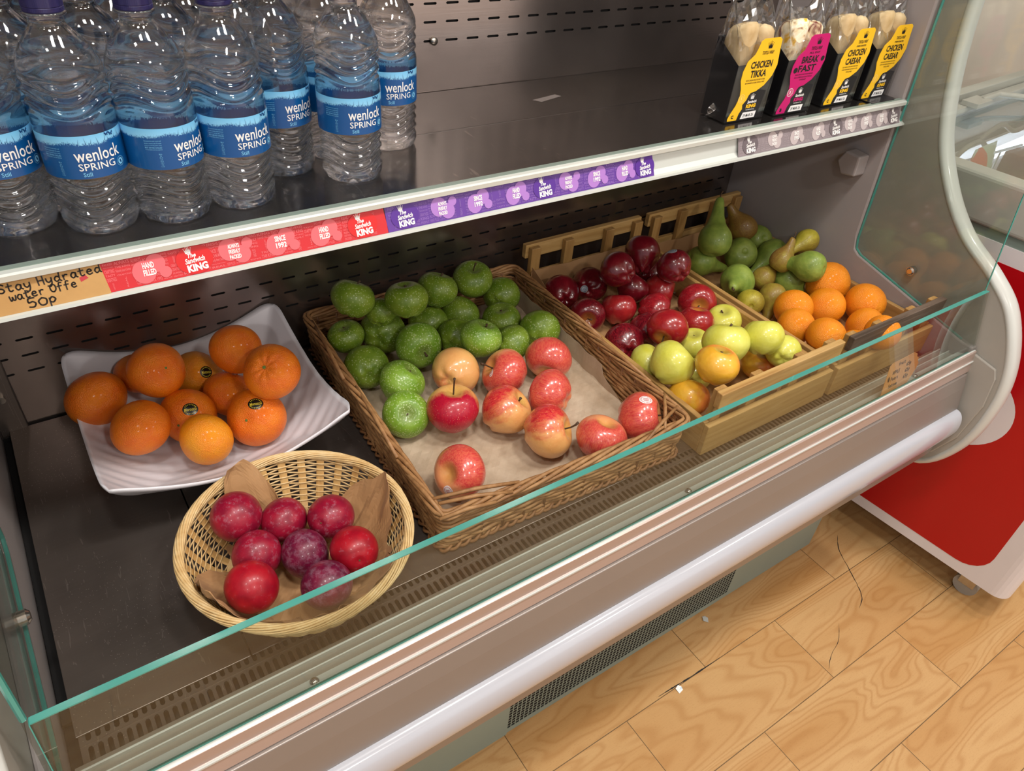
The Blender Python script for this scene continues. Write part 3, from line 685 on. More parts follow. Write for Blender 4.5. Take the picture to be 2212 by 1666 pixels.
# stepped aluminium sill behind the glass
g = G()
for pr_ in ([(.4345, .535), (.4345, .5685), (.4325, .5700), (.4235, .5740), (.4235, .535)], [(.4215, .535), (.4215, .5760), (.4085, .5795), (.4085, .535)], [(.4070, .535), (.4070, .5815), (.3955, .5855), (.3955, .535)]): g.prism(pr_, XL + .008, XR + .008)
sill = g.build('inner_sill', 'recess', case, bevel=.0004)
g = G()
for pr_ in ([(.4237, .535), (.4237, .5800), (.4229, .5806), (.4213, .5800), (.4213, .535)], [(.4087, .535), (.4087, .5860), (.4080, .5866), (.4068, .5862), (.4068, .535)]): g.prism(pr_, XL + .008, XR + .008)
g.build('sill_ridge', 'trim', sill)
g = G(); g.prism([(.3957, .535), (.3957, .5895), (.3948, .5912), (.3868, .5938), (.3862, .5950), (.3835, .5962), (.3835, .535)], XL + .008, XR + .008); g.build('sill_ledge', 'white_alu', sill)
g = G(); g.prism([(.3833, .560), (.3833, .5985), (.3800, .6012), (.3770, .6012), (.3770, .560)], XL + .008, XR + .006); g.build('glass_bedding', 'glass_edge', sill)
g = G()
for x in (.095, .60, 1.115):
    k = len(g.v); g.lathe([(.0036, 0), (.0046, .0006), (.0032, .0024), (.0005, .003)], 14)
    g.v = g.v[:k] + [(x + p[0], .3895 + p[1], .5935 + p[2]) for p in g.v[k:]]
g.build('sill_screw', 'screw', case, smooth=True)
# front glass, leaning back
gy = lambda z: .3735 + (z - .600) * (.0265 / .108)
g = G(); g.prism([(gy(.597), .597), (gy(.597) + .006, .597), (gy(.7065) + .006, .7065), (gy(.7065), .7065)], -.1115, 1.262); fgl = g.build('front_glass', 'glass', case)
ge = G(); ge.prism([(gy(.7065) - .0002, .7065), (gy(.7065) + .0062, .7065), (gy(.7065) + .0062, .7078), (gy(.7065) - .0002, .7078)], -.1117, 1.2622)
ge.prism([(gy(.60) - .0002, .60), (gy(.60) + .0062, .60), (gy(.7065) + .0062, .7065), (gy(.7065) - .0002, .7065)], -.1125, -.1117); ge.build('polished_edge', 'glass_edge', fgl)
# front rail, fascia, bumper
g = G(); g.prism([(.3765, .585), (.3765, .6045), (.3735, .6060), (.3705, .6050), (.3700, .5880), (.3682, .5872), (.3678, .5850), (.3690, .5838), (.3660, .5660), (.3680, .5640), (.3765, .5600)], XL - .004, 1.2625)
fra = g.build('front_rail', 'pink_alu', case, bevel=.0005)
g = G(); g.prism([(.3712, .6044), (.3738, .6064), (.3755, .6060), (.3765, .6044)], XL - .004, 1.2626); g.prism([(.3672, .5842), (.3672, .5866), (.3684, .5878), (.3700, .5866), (.3698, .5842)], XL - .004, 1.2626)
g.build('rail_bead', 'trim', fra)
g = G(); g.prism([(.3700, .5645), (.3630, .5640), (.3565, .5400), (.3490, .5000), (.3480, .4370), (.3500, .4300), (.3520, .3870), (.3580, .3840), (.4660, .3960), (.4660, .4600), (.3740, .5000)], XL - .004, 1.2545)
g.build('fascia_panel', 'fascia', case, bevel=.001)
arc = [(.349, .498)] + [(.349 - .0185 * max(0, math.sin(a)) ** .8, .467 + .030 * math.cos(a)) for a in [PI * k / 30 for k in range(0, 31)]]
g = G(); g.strip(arc[1:], XL - .002, 1.2525); g.add([(1.2525, y, z) for y, z in arc[1:]], [tuple(range(31))]); bb_ = g.build('bumper_bar', 'bumper', case, smooth=True)
bb_.data.polygons[-1].use_smooth = False
# kick plate with mesh grille
g = G(); fn = lambda u, v: (u, .466, v)
gx0, gx1, gz0, gz1 = .418, .968, .026, .176
for a in ((-.10, gx0, .012, .395), (gx1, 1.243, .012, .395), (gx0, gx1, .012, gz0), (gx0, gx1, gz1, .395)):
    g.add([fn(a[0], a[2]), fn(a[1], a[2]), fn(a[1], a[3]), fn(a[0], a[3])], [(0, 1, 2, 3)])
g.build('kick_plate', 'kick', case, solid=.002, off=1)
g = G(); nx = 62; nz = 17; px = (gx1 - gx0) / nx; pz = (gz1 - gz0) / nz
for i in range(nx):
    for j in range(nz):
        u0 = gx0 + i * px; v0 = gz0 + j * pz; a = .0011
        slot_cell(g, u0, u0 + px, v0, v0 + pz, [(u0 + a, v0 + a), (u0 + px - a, v0 + a), (u0 + px - a, v0 + pz - a), (u0 + a, v0 + pz - a)], fn)
g.build('vent_grille', 'kick', case)
g = G(); g.box(gx0 - .004, gx1 + .004, .4672, .4679, gz0 - .004, gz1 + .004); g.build('vent_backing', 'dark', case)
g = G()
for x in (-.04, 1.19): g.tube([(x, .52, 0), (x, .52, .014)], .02, 14)
g.build('adjustable_foot', 'dark', case)

# end panels: profile from the photo, trim bead along the front edge
out = [(.622, 1.60), (.622, 1.20), (.617, 1.095), (.603, .999), (.574, .900), (.527, .824), (.470, .766), (.401, .724), (.352, .681), (.313, .604), (.300, .523), (.312, .427), (.357, .349), (.44, .325)]
def smoothpath(p, n=6):
    r = []
    for i in range(len(p) - 1):
        p0 = p[max(i - 1, 0)]; p1 = p[i]; p2 = p[i + 1]; p3 = p[min(i + 2, len(p) - 1)]
        for k in range(n):
            t_ = k / n
            r.append(tuple(.5 * ((2 * p1[d]) + (-p0[d] + p2[d]) * t_ + (2 * p0[d] - 5 * p1[d] + 4 * p2[d] - p3[d]) * t_ ** 2 + (-p0[d] + 3 * p1[d] - 3 * p2[d] + p3[d]) * t_ ** 3) for d in range(len(p1))))
    return r + [p[-1]]
sp = smoothpath(out)
def tri_panel(g, poly, x0, x1):
    """concave polygon as prism using bmesh fill"""
    from mathutils.geometry import tessellate_polygon
    n = len(poly); tr = tessellate_polygon([[Vector((0, a, b)) for a, b in poly]])
    v = [(x0, a, b) for a, b in poly] + [(x1, a, b) for a, b in poly]
    f = [tuple(t_) for t_ in tr] + [tuple(i + n for i in reversed(t_)) for t_ in tr] + [(i, i + n, (i + 1) % n + n, (i + 1) % n) for i in range(n)]
    g.add(v, f)
# recess: area behind the side glass; molding: raised area
mold = [(.985, .50), (.38, .50), (.376, .612), (.395, .6115), (.628, .664), (.640, .672), (.6445, .690), (.668, 1.09), (.674, 1.60), (.985, 1.60)]
for side, xi in ((1, 1.268), (-1, -.132)):
    nm = 'end_panel'
    g = G(); poly = [(y + .008, z) for y, z in sp] + [(1.03, .325), (1.03, 1.60)]
    tri_panel(g, poly, xi, xi + side * .034)
    p = g.build(nm, 'recess', case)
    g = G(); xm = 1.2545 if side > 0 else -.1205
    tri_panel(g, mold, xm, xi); g.build('inner_moulding', 'panel', p, bevel=.003)
    g = G()
    pts = [(xi + side * .0165, y + .0085, z) for y, z in sp]
    g.tube(pts, [(.0095, .0185)] * len(pts), 16, flat=(1, 0, 0)); g.build('edge_trim', 'trim', p, smooth=True)
    # lower front infill
    g = G(); low = [(.3765, .600), (.332, .592), (.324, .575), (.318, .52), (.328, .44), (.352, .385), (.3765, .362)]
    tri_panel(g, low, xi - side * .006, xi); g.build('front_infill', 'recess', p, bevel=.002)
    # side glass
    xg = 1.2585 if side > 0 else -.1148
    gp = [(.377, .6085), (.625, .6640), (.638, .6720), (.6425, .690), (.661, 1.09), (.664, 1.42), (.452, 1.42), (.4225, .86), (gy(.7078) + .0055, .7078)]
    gg = G(); gg.prism(gp, xg - .0025, xg + .0025); gl_ = gg.build('side_glass', 'side_glass', case)
    ge = G(); e = .0006
    path = [(xg, y, z) for y, z in gp[1:5]]
    ge.tube([(xg, .40, .6137)] + path + [(xg, .664, 1.40)], .0021, 6)
    ge.tube([(xg, gy(.7078) + .0050, .7085), (xg, .4225, .86), (xg, .452, 1.41)], .0012 if side > 0 else .0026, 6)
    ge.build('polished_edge', 'glass_edge', gl_)
    b = G(); yb_, zb_ = (.527, .682) if side > 0 else (.543, .660)
    b.tube([(xg + side * .004, yb_, zb_), (xg - side * .006, yb_, zb_)], .0075, 18); b.tube([(xg - side * .006, yb_, zb_), (xg - side * .0085, yb_, zb_)], [.007, .0045], 18)
    b.build('glass_bolt', 'screw', gl_, smooth=False)
g = G(); g.prism([(.676, .801), (.704, .797), (.718, .817), (.708, .838), (.678, .836)], 1.224, 1.2543); g.build('shelf_stop', 'panel', case, bevel=.003)

# ------------------------------------------------ shelf
shelf = thing('steel_shelf', 'full width polished steel shelf with white price rail above the fruit', 'shelf', (.57, .8, ZS - .012))
g = G(); g.box(XL + .0015, XR - .0015, .668, .8105, ZS - .010, ZS); g.box(XL + .0015, XR - .0015, .8112, YB - .002, ZS - .010, ZS); g.build('shelf_tray', 'steel_shelf', shelf, bevel=.0012)
g = G(); g.prism([(.668, ZS - .016), (.668, ZS), (.6600, ZS + .0008), (.6545, ZS + .0004), (.6525, ZS - .001), (.6525, ZS - .006), (.6560, ZS - .0075), (.6600, ZS - .009), (.6555, ZS - .0285), (.6500, ZS - .0335), (.6460, ZS - .0345), (.6452, ZS - .0375), (.6530, ZS - .0380), (.6640, ZS - .030)], XL - .005, 1.2625)
prl = g.build('price_rail', 'white_alu', shelf)
g = G(); g.prism([(.6602, ZS + .0007), (.6678, ZS + .0003), (.6678, ZS + .0011), (.6602, ZS + .0015)], XL - .004, 1.2620); g.build('rail_gasket', 'kick', prl)
g = G()
for x in (.02, .36, .70, 1.04): g.box(x, x + .012, .70, .95, ZS - .022, ZS - .010)
g.build('shelf_brace', 'steel_back', shelf)
g = G(); g.box(1.175, 1.236, .664, .690, ZS + .0008, ZS + .0020); g.build('rubber_pad', 'black_card', shelf)
g = G(); g.add([(.66, .862, ZS + .0002), (.705, .874, ZS + .0002), (.70, .884, ZS + .0002), (.652, .874, ZS + .0002)], [(0, 1, 2, 3)]); 
mt = simple('old_label_residue', '#6a625f', .5); g.build('label_residue', mt, shelf)

# ------------------------------------------------ price-rail strips
T0 = Vector((0, .6592, ZS - .0078)); T1 = Vector((0, .6500, ZS - .0338))   # top and bottom of the insert
TH = (T1 - T0).length; tv = (T0 - T1).normalized(); tn = Vector((0, tv.z, -tv.y)); tn = -tn if tn.y > 0 else tn
def tfn(x0, k): return lambda u, v: (x0 + u, (T1 + tv * v + tn * (.0011 + .00022 * k)).y, (T1 + tv * v + tn * (.0011 + .00022 * k)).z)
def strip_insert(name, label, x0, x1, c0, c1, c2, seed, layout, skew=0):
    L = x1 - x0; H = TH
    mb = simple(name + '_base', c0, .35, var=.02); mt_ = simple(name + '_type', c1, .4, var=.02); mbl = simple(name + '_blob', c2, .35, var=.02)
    md = simple(name + '_roundel', layout[1], .35, var=.02)
    fn0 = tfn(x0, 0)
    g = G(); n = 12
    a = [fn0(0, 0), fn0(L + skew * .4, 0), fn0(L, H), fn0(0, H)]; b = [(p[0], p[1] + .0004, p[2]) for p in a]
    g.add(a + b, [(0, 1, 2, 3), (7, 6, 5, 4), (0, 4, 5, 1), (1, 5, 6, 2), (2, 6, 7, 3), (3, 7, 4, 0)])
    root = g.build(name, mb); tag(root, label, 'shelf strip')
    rnd = random.Random(seed)
    g = G(); f = tfn(x0, 1)
    words = ['REAL', 'TASTY', 'DEEP FILLED', 'SINCE 1992', 'HAND FILLED', 'KING', 'CRAFTING', 'GREATNESS', 'ALWAYS', 'PACKED', 'FRESHLY', 'Nobody does it better', 'THE KING']
    u = .003
    while u < L - .012:
        v = .0016
        wcol = rnd.uniform(.007, .013)
        while v < H - .003:
            h = rnd.choice([.0014, .0019, .0026, .0033])
            if v + h > H - .001: break
            wd = rnd.choice(words)
            if rnd.random() < .2 and v + wcol < H: 
                put_text(g, wd, u + wcol / 2, v + wcol * .4, wcol * .75, h * .9, f, .02, rot=PI / 2); v += wcol * .8 + .0012
            else:
                put_text(g, wd, u + wcol / 2, v + h / 2, wcol, h, f, .02); v += h + .0011
        u += wcol + .0012
    g.build('small_print', mt_, root)
    blobs, disks, txt = G(), G(), G(); fb, fd, ft = tfn(x0, 2), tfn(x0, 3), tfn(x0, 4)
    for typ, c in layout[0]:
        disks, txt, blobs = G(), G(), G()
        if typ == 'K':
            d = circ(c, H * .5, H * .60, 32, H * .5 - .0004); put_poly(disks, d, fd)
            put_crown(txt, c - .0045, H * .82, .0052, ft)
            put_text(txt, 'The', c - .002, H * .65, None, .0038, ft, .03, .3, rot=.06)
            put_text(txt, 'Sandwich', c, H * .490, .0180, .0050, ft, .025, .25, rot=.06)
            put_text(txt, 'KING', c + .001, H * .235, .0185, .0070, ft, .05, rot=.04)
            txt.build('lettering', 'white_ink', disks.build('roundel', md, root))
        else:
            s = 1 if typ in 'HS' else -1
            put_poly(blobs, circ(c - .0045, H * (.5 - .08 * s), .0098, 28, .0105), fb)
            put_poly(blobs, circ(c + .0065, H * (.5 + .14 * s), .0084, 24), tfn(x0, 2.3))
            put_poly(blobs, circ(c + .013, H * (.5 - .20 * s), .0052, 18), tfn(x0, 2.6))
            lines = {'H': ['HAND', 'FILLED'], 'S': ['SINCE', '1992'], 'A': ['ALWAYS', 'FRESHLY', 'PACKED']}[typ]
            hh = .0054 if len(lines) == 2 else .0040
            for i, l in enumerate(lines):
                put_text(txt, l, c, H * .5 + (len(lines) / 2 - .5 - i) * (hh + .0011), (.0108 if l != 'HAND' else .0098), hh, ft, .035)
            txt.build('lettering', 'white_ink', blobs.build('colour_blob', mbl, root))
    return root
strip_insert('rail_strip', 'red printed strip in the price rail below the water bottles', .0365, .309, '#c8232b', '#e2656a', '#e2656c', 1,
             ([('H', .0385), ('K', .0785), ('A', .115), ('S', .160), ('H', .205), ('K', .247)], '#cf1a1c'), .006)
strip_insert('rail_strip', 'purple printed strip in the middle of the price rail', .3105, .692, '#5f3794', '#8a66b4', '#a878c4', 2,
             ([('K', .022), ('A', .068), ('S', .114), ('H', .166), ('K', .207), ('A', .243), ('S', .287), ('H', .333), ('K', .3675)], '#53288e'), .006)
strip_insert('rail_strip', 'grey printed strip in the price rail below the wraps', .856, 1.250, '#8a7f83', '#a79b9f', '#b9adae', 3,
             ([('K', .025), ('A', .077), ('S', .127), ('H', .178), ('K', .222), ('A', .258), ('S', .300), ('H', .342), ('K', .377)], '#6a6064'), .004)
# torn brown paper with the handwritten water offer
f0 = tfn(0, 1.5); g = G()
pts = [(-.118, -.0005), (-.02, -.0005), (.040, -.0005), (.0375, TH + .0002), (-.118, TH + .0002)]
g.add([f0(*p) for p in pts] + [(lambda q: (q[0], q[1] + .0003, q[2]))(f0(*p)) for p in pts], [(0, 1, 2, 3, 4), (9, 8, 7, 6, 5)] + [(i, i + 5, (i + 1) % 5 + 5, (i + 1) % 5) for i in range(5)])
root = g.build('offer_label', 'kraft_card'); tag(root, 'brown paper offer label reading Stay Hydrated water offer 50p in the price rail', 'label')
STROKES = {
 'S': [[(.8, .85), (.5, 1), (.15, .85), (.2, .6), (.6, .45), (.75, .2), (.45, 0), (.05, .1)]], 't': [[(.35, .95), (.3, .2), (.5, 0), (.75, .1)], [(.05, .62), (.7, .66)]],
 'a': [[(.7, .55), (.35, .62), (.1, .3), (.3, 0), (.6, .15), (.72, .55), (.72, .15), (.9, 0)]], 'y': [[(.1, .6), (.15, .25), (.4, .1), (.7, .3)], [(.75, .62), (.7, .0), (.45, -.4), (.1, -.3)]],
 'H': [[(.1, 1), (.14, 0)], [(.75, 1), (.78, 0)], [(.1, .5), (.78, .52)]], 'd': [[(.7, .5), (.35, .6), (.1, .3), (.3, 0), (.68, .2)], [(.76, 1.05), (.7, .2), (.9, 0)]],
 'r': [[(.15, .6), (.2, 0)], [(.18, .35), (.4, .58), (.7, .55)]], 'e': [[(.12, .32), (.65, .38), (.55, .6), (.25, .55), (.1, .25), (.35, 0), (.75, .1)]],
 'w': [[(.05, .6), (.15, .05), (.35, .1), (.45, .45), (.55, .08), (.8, .1), (.92, .62)]], 'O': [[(.5, 1), (.12, .75), (.15, .2), (.5, 0), (.85, .3), (.82, .8), (.45, 1)]],
 'f': [[(.8, .95), (.5, 1), (.35, .7), (.32, -.1)], [(.08, .55), (.7, .58)]], '5': [[(.8, 1), (.2, .97), (.15, .55), (.55, .6), (.8, .35), (.55, .02), (.1, .08)]],
 '0': [[(.5, .8), (.1, .5), (.3, .02), (.8, .1), (.9, .6), (.5, .8)]], 'p': [[(.2, .6), (.18, -.4)], [(.2, .45), (.5, .68), (.78, .4), (.5, .1), (.2, .2)]], '6': [[(.7, .95), (.25, .6), (.12, .2), (.45, 0), (.75, .2), (.6, .45), (.2, .35)]],
 'u': [[(.1, .6), (.12, .1), (.5, .05), (.7, .6), (.72, .1), (.9, 0)]], 'i': [[(.4, .6), (.42, .0)], [(.42, .85), (.45, .88)]], 'A': [[(.05, 0), (.5, 1), (.85, 0)], [(.2, .4), (.75, .42)]], 'P': [[(.15, 0), (.2, 1), (.7, .95), (.75, .6), (.2, .5)]],
 'L': [[(.2, 1), (.15, .02), (.75, .05)]], 'E': [[(.75, 1), (.2, .95), (.15, .02), (.75, .05)], [(.18, .5), (.65, .52)]], 's': [[(.7, .58), (.3, .6), (.25, .38), (.6, .25), (.5, 0), (.1, .05)]], 'm': [[(.08, .6), (.1, 0), (.15, .45), (.35, .6), (.42, 0), (.5, .45), (.72, .6), (.8, 0)]], ' ': []}
def handwrite(g, s_, u, v, h, fn, pen=.0005, wd=.85, slope=0.0):
    x = u
    for ch in s_:
        for st in STROKES[ch]:
            p = smoothpath([(x + a * h * wd, v + b * h + slope * (x - u)) for a, b in st], 4) if len(st) > 2 else [(x + a * h * wd, v + b * h + slope * (x - u)) for a, b in st]
            for i in range(len(p) - 1):
                (a, b), (c_, d_) = p[i], p[i + 1]; l = math.hypot(c_ - a, d_ - b) or 1e-6; ex, ey = (c_ - a) / l * pen * .6, (d_ - b) / l * pen * .6; nx_, ny_ = -(d_ - b) / l * pen, (c_ - a) / l * pen
                g.add([fn(a - ex - nx_, b - ey - ny_), fn(c_ + ex - nx_, d_ + ey - ny_), fn(c_ + ex + nx_, d_ + ey + ny_), fn(a - ex + nx_, b - ey + ny_)], [(0, 1, 2, 3)])
        x += h * wd * (1.02 if ch != ' ' else .6)
    return x
g = G(); f1 = tfn(0, 2.2)
handwrite(g, 'Stay Hydrated', -.0405, TH * .655, .0070, f1, .00060, .88, .02)
handwrite(g, 'water Offe', -.0345, TH * .375, .0066, f1, .00058, .80, .02)
handwrite(g, '50p', -.0235, TH * .065, .0078, f1, .00065, .95, .01)
g.build('handwriting', 'ink_brown', root)
g = G(); put_poly(g, [(.020, TH * .52), (.0265, TH * .60), (.0245, TH * .72), (.0195, TH * .66)], tfn(0, 2.0)); g.build('tear', M['sticker_red'], root)
g = G(); put_poly(g, [(-.118, 0), (-.066, 0), (-.0685, TH * .22), (-.082, TH * .20), (-.118, TH * .3)], tfn(0, 2.0)); g.build('torn_corner', M['freezer_red'], root)

# price tag leaning inside the glass at the right
tg = [(1.002, .6015), (1.014, .6465), (1.020, .6500), (1.078, .6515), (1.087, .6470), (1.088, .6420), (1.093, .6390), (1.093, .6330), (1.096, .6290), (1.092, .6215), (1.082, .6105), (1.072, .6025)]
tgy = lambda z: gy(z) + .0068
g = G(); n = len(tg)
from mathutils.geometry import tessellate_polygon
tr_ = tessellate_polygon([[Vector((a, b, 0)) for a, b in tg]])
g.add([(a, tgy(b), b) for a, b in tg] + [(a, tgy(b) + .0006, b) for a, b in tg], [tuple(t_) for t_ in tr_] + [tuple(i + n for i in reversed(t_)) for t_ in tr_] + [(i, i + n, (i + 1) % n + n, (i + 1) % n) for i in range(n)])
root = g.build('price_tag', 'tag'); tag(root, 'small brown luggage tag with handwritten fruit prices behind the glass', 'price tag')
g = G(); f = lambda u, v: (u, tgy(v) - .0003, v)
for s_, x, z, hh in (('fruit', 1.038, .6415, .0050), ('APPLE', 1.025, .6300, .0052), ('65p', 1.060, .6345, .0060), ('Pears', 1.022, .6200, .0056), ('65p', 1.059, .6245, .0060), ('Satsum', 1.019, .6095, .0052), ('65p', 1.057, .6145, .0060)):
    handwrite(g, s_, x, z, hh, f, .0005, .72)
g.build('handwriting', 'ink', root)
g = G(); put_poly(g, circ(1.0165, .6245, .0028, 14, .0045), f); g.build('punched_hole', 'ink', root)
# ------------------------------------------------ water bottles
def make_bottle():
    b = thing('water_bottle', '', 'water bottle', (0, 0, 0), 'water bottles on the shelf')
    def prof():
        p = [(.012, .004), (.022, .0015), (.0275, 0), (.0302, .002), (.0318, .006)]
        z = .009
        while z < .1335: p.append((.0324, z)); z += .00125
        for k in range(1, 22):
            a = k / 21; p.append((.0128 + .0196 * (1 - a ** 1.75), .1335 + .0355 * a))
        return p
    pr = prof()
    pr = pr[:-1] + [(.0132, .1690), (.0130, .1702), (.0130, .1760), (.0158, .1765), (.0158, .1785), (.0128, .179)]
    def fn(r, z, a):
        rr = r
        if .010 < z < .0525 or .1005 < z < .137:
            lo, hi = (.010, .0525) if z < .06 else (.1005, .137)
            e = min(1, (z - lo) / .004, (hi - z) / .004)
            ph = z + .0042 * math.sin(3 * a + 1.2)
            q = math.sin(2 * PI * ph / .0098)
            rr = r - .0021 * e * (.5 - .5 * q) ** 1.6
        if z < .010: rr = r * (1 - .022 * (.5 + .5 * math.cos(10 * a)) * (1 - z / .010))
        if .137 < z < .165: rr = r * (1 - .010 * math.cos(3 * a + z * 300) * math.sin((z - .137) / .028 * PI))
        return rr, z
    g = G(); g.lathe(pr, 84, fn=fn); g.build('bottle_body', 'water', b, smooth=True, local=True)
    g = G(); n = 72
    g.add([(.0329 * math.cos(2 * PI * k / n), .0329 * math.sin(2 * PI * k / n), z) for z in (.054, .0905) for k in range(n)], [(k, (k + 1) % n, (k + 1) % n + n, k + n) for k in range(n)])
    lab = g.build('bottle_label', 'label', b, smooth=True, local=True)
    g = G(); g.add([(.0329 * math.cos(2 * PI * k / n), .0329 * math.sin(2 * PI * k / n), z) for z in (.0905, .1000) for k in range(n)], [(k, (k + 1) % n, (k + 1) % n + n, k + n) for k in range(n)])
    g.build('label_top_band', 'label_clear', lab, smooth=True, local=True)
    # printing, wrapped on the cylinder; u = arc length, 0 faces -Y
    def cy(k): return lambda u, v: (( .0329 + .0002 * k) * math.sin(u / .0329), -(.0329 + .0002 * k) * math.cos(u / .0329), v)
    g = G()
    put_text(g, 'wenlock', 0, .0742, .0385, .0108, cy(1.5), .008)
    put_text(g, 'SPRING', -.0030, .0643, .0300, .0062, cy(1.5), .004)
    g.build('lettering', 'white_ink', lab, local=True)
    g = G(); put_text(g, 'Still', -.0125, .0578, None, .0036, cy(1.5), .008)
    put_poly(g, circ(.0185, .0625, .0028, 20), cy(1.6))
    for k in range(26):
        a = 2 * PI * k / 26; cx, cz = .0185 + .0040 * math.cos(a), .0625 + .0040 * math.sin(a); put_poly(g, circ(cx, cz, .00032, 6), cy(1.5))
    for i, l in enumerate(['Once opened this bottle contains small', 'amounts, consume under 36 months', 'store in a cool dry place, away', 'BEST SERVED CHILLED', 'for best before end see cap/neck']):
        put_text(g, l, -.036, .0800 - i * .0019, .014, .0013, cy(1.5), .0)
    for i in range(8): put_text(g, ['86.6', '26', '35.4', '2.5', '22.5', '<0.1', '7.5', '1.15'][i], -.0315, .0685 - i * .0016, None, .0011, cy(1.5))
    g.build('small_print', 'label_light', lab, local=True)
    g = G()
    for cx, cz, s in ((.0105, .0887, .0019), (.0150, .0880, .0022)):
        for sx in (-1, 1):
            put_poly(g, [(cx, cz), (cx + sx * s * .9, cz + s), (cx + sx * s * 1.15, cz + s * .3), (cx + sx * s * .5, cz - .1 * s)], cy(1.6)); put_poly(g, [(cx, cz), (cx + sx * s * .6, cz - .1 * s), (cx + sx * s * .7, cz - s * .7), (cx + sx * s * .2, cz - s * .6)], cy(1.6))
    for k in range(9):
        u = -.020 + k * .0052 + (k % 3) * .0008; g.add([cy(1.5)(u, .0835), cy(1.5)(u + .0004, .0835), cy(1.5)(u - .0008 + (k % 2) * .002, .0875 + (k % 3) * .001)], [(0, 1, 2)])
    put_poly(g, circ(.0183, .0632, .0009, 8), cy(2.2)); put_poly(g, circ(.0187, .0619, .0009, 8), cy(2.2))
    g.build('butterflies', 'label_dark', lab, local=True)
    def cap(r, z, a): return (r + (.0002 * math.cos(60 * a) if .186 < z < .198 else 0), z)
    g = G(); CZ = -.005; g.lathe([(.0145, .1835), (.0150, .1845), (.0150, .187), (.0147, .1873), (.0150, .188), (.0150, .198), (.0142, .2), (.003, .2003)], 72, (0, 0, CZ), fn=cap); g.build('cap', 'cap', b, smooth=False, local=True)
    return b
b0 = make_bottle()
BOT = [(-.0085, .746, 26, 'bottle cut by the left edge of the photo in the front row'),
 (.0560, .7215, 14, 'front bottle second from the left with its navy cap in view'),
 (.1205, .7160, 38, 'front bottle turned so the nutrition print shows at its left'),
 (.1855, .7200, 20, 'fourth front bottle, last of the tightly packed front row'),
 (.2500, .7770, 26, 'darker bottle standing back between the packed row and the separate one'),
 (.3100, .7330, 8, 'separate bottle nearest the shelf front, right of the group'),
 (.3150, .8020, 60, 'bottle mostly hidden behind the separate front one'),
 (.3880, .8010, 2, 'rightmost bottle half hidden behind the separate front one')]
back_words = ['far left', 'second', 'third', 'fourth']
for r, (y, xo) in enumerate([(.786, .024), (.848, -.008), (.915, .024)]):
    for c in range(-1, 4):
        if r == 0 and c == -1: continue
        x = xo + c * .0655
        if x < -.085: continue
        BOT.append((x, y, 15 + 23 * ((r * 5 + c) % 4), None, r, c))
BOT.append((.245, .850, 10, 'bottle directly behind the darker set-back one'))
BOT.append((.312, .880, 200, 'rear bottle behind the hidden one at the right of the group'))
rows = ['second row', 'third row', 'rear row']
for i, e in enumerate(BOT):
    lab = e[3]
    if lab is None: lab = 'still water bottle in the %s of the packed group, %s from the left' % (rows[e[4]], ['first', 'second', 'third', 'fourth', 'fifth'][e[5] + (1 if e[4] else 0)])
    else: lab = 'still water ' + lab
    loc = (e[0], e[1], ZS + .0004); rz = math.radians(e[2])
    if i == 0: b0.location = loc; b0.rotation_euler = (0, 0, rz); b0['label'] = lab
    else: dup(b0, loc, rz, lab)

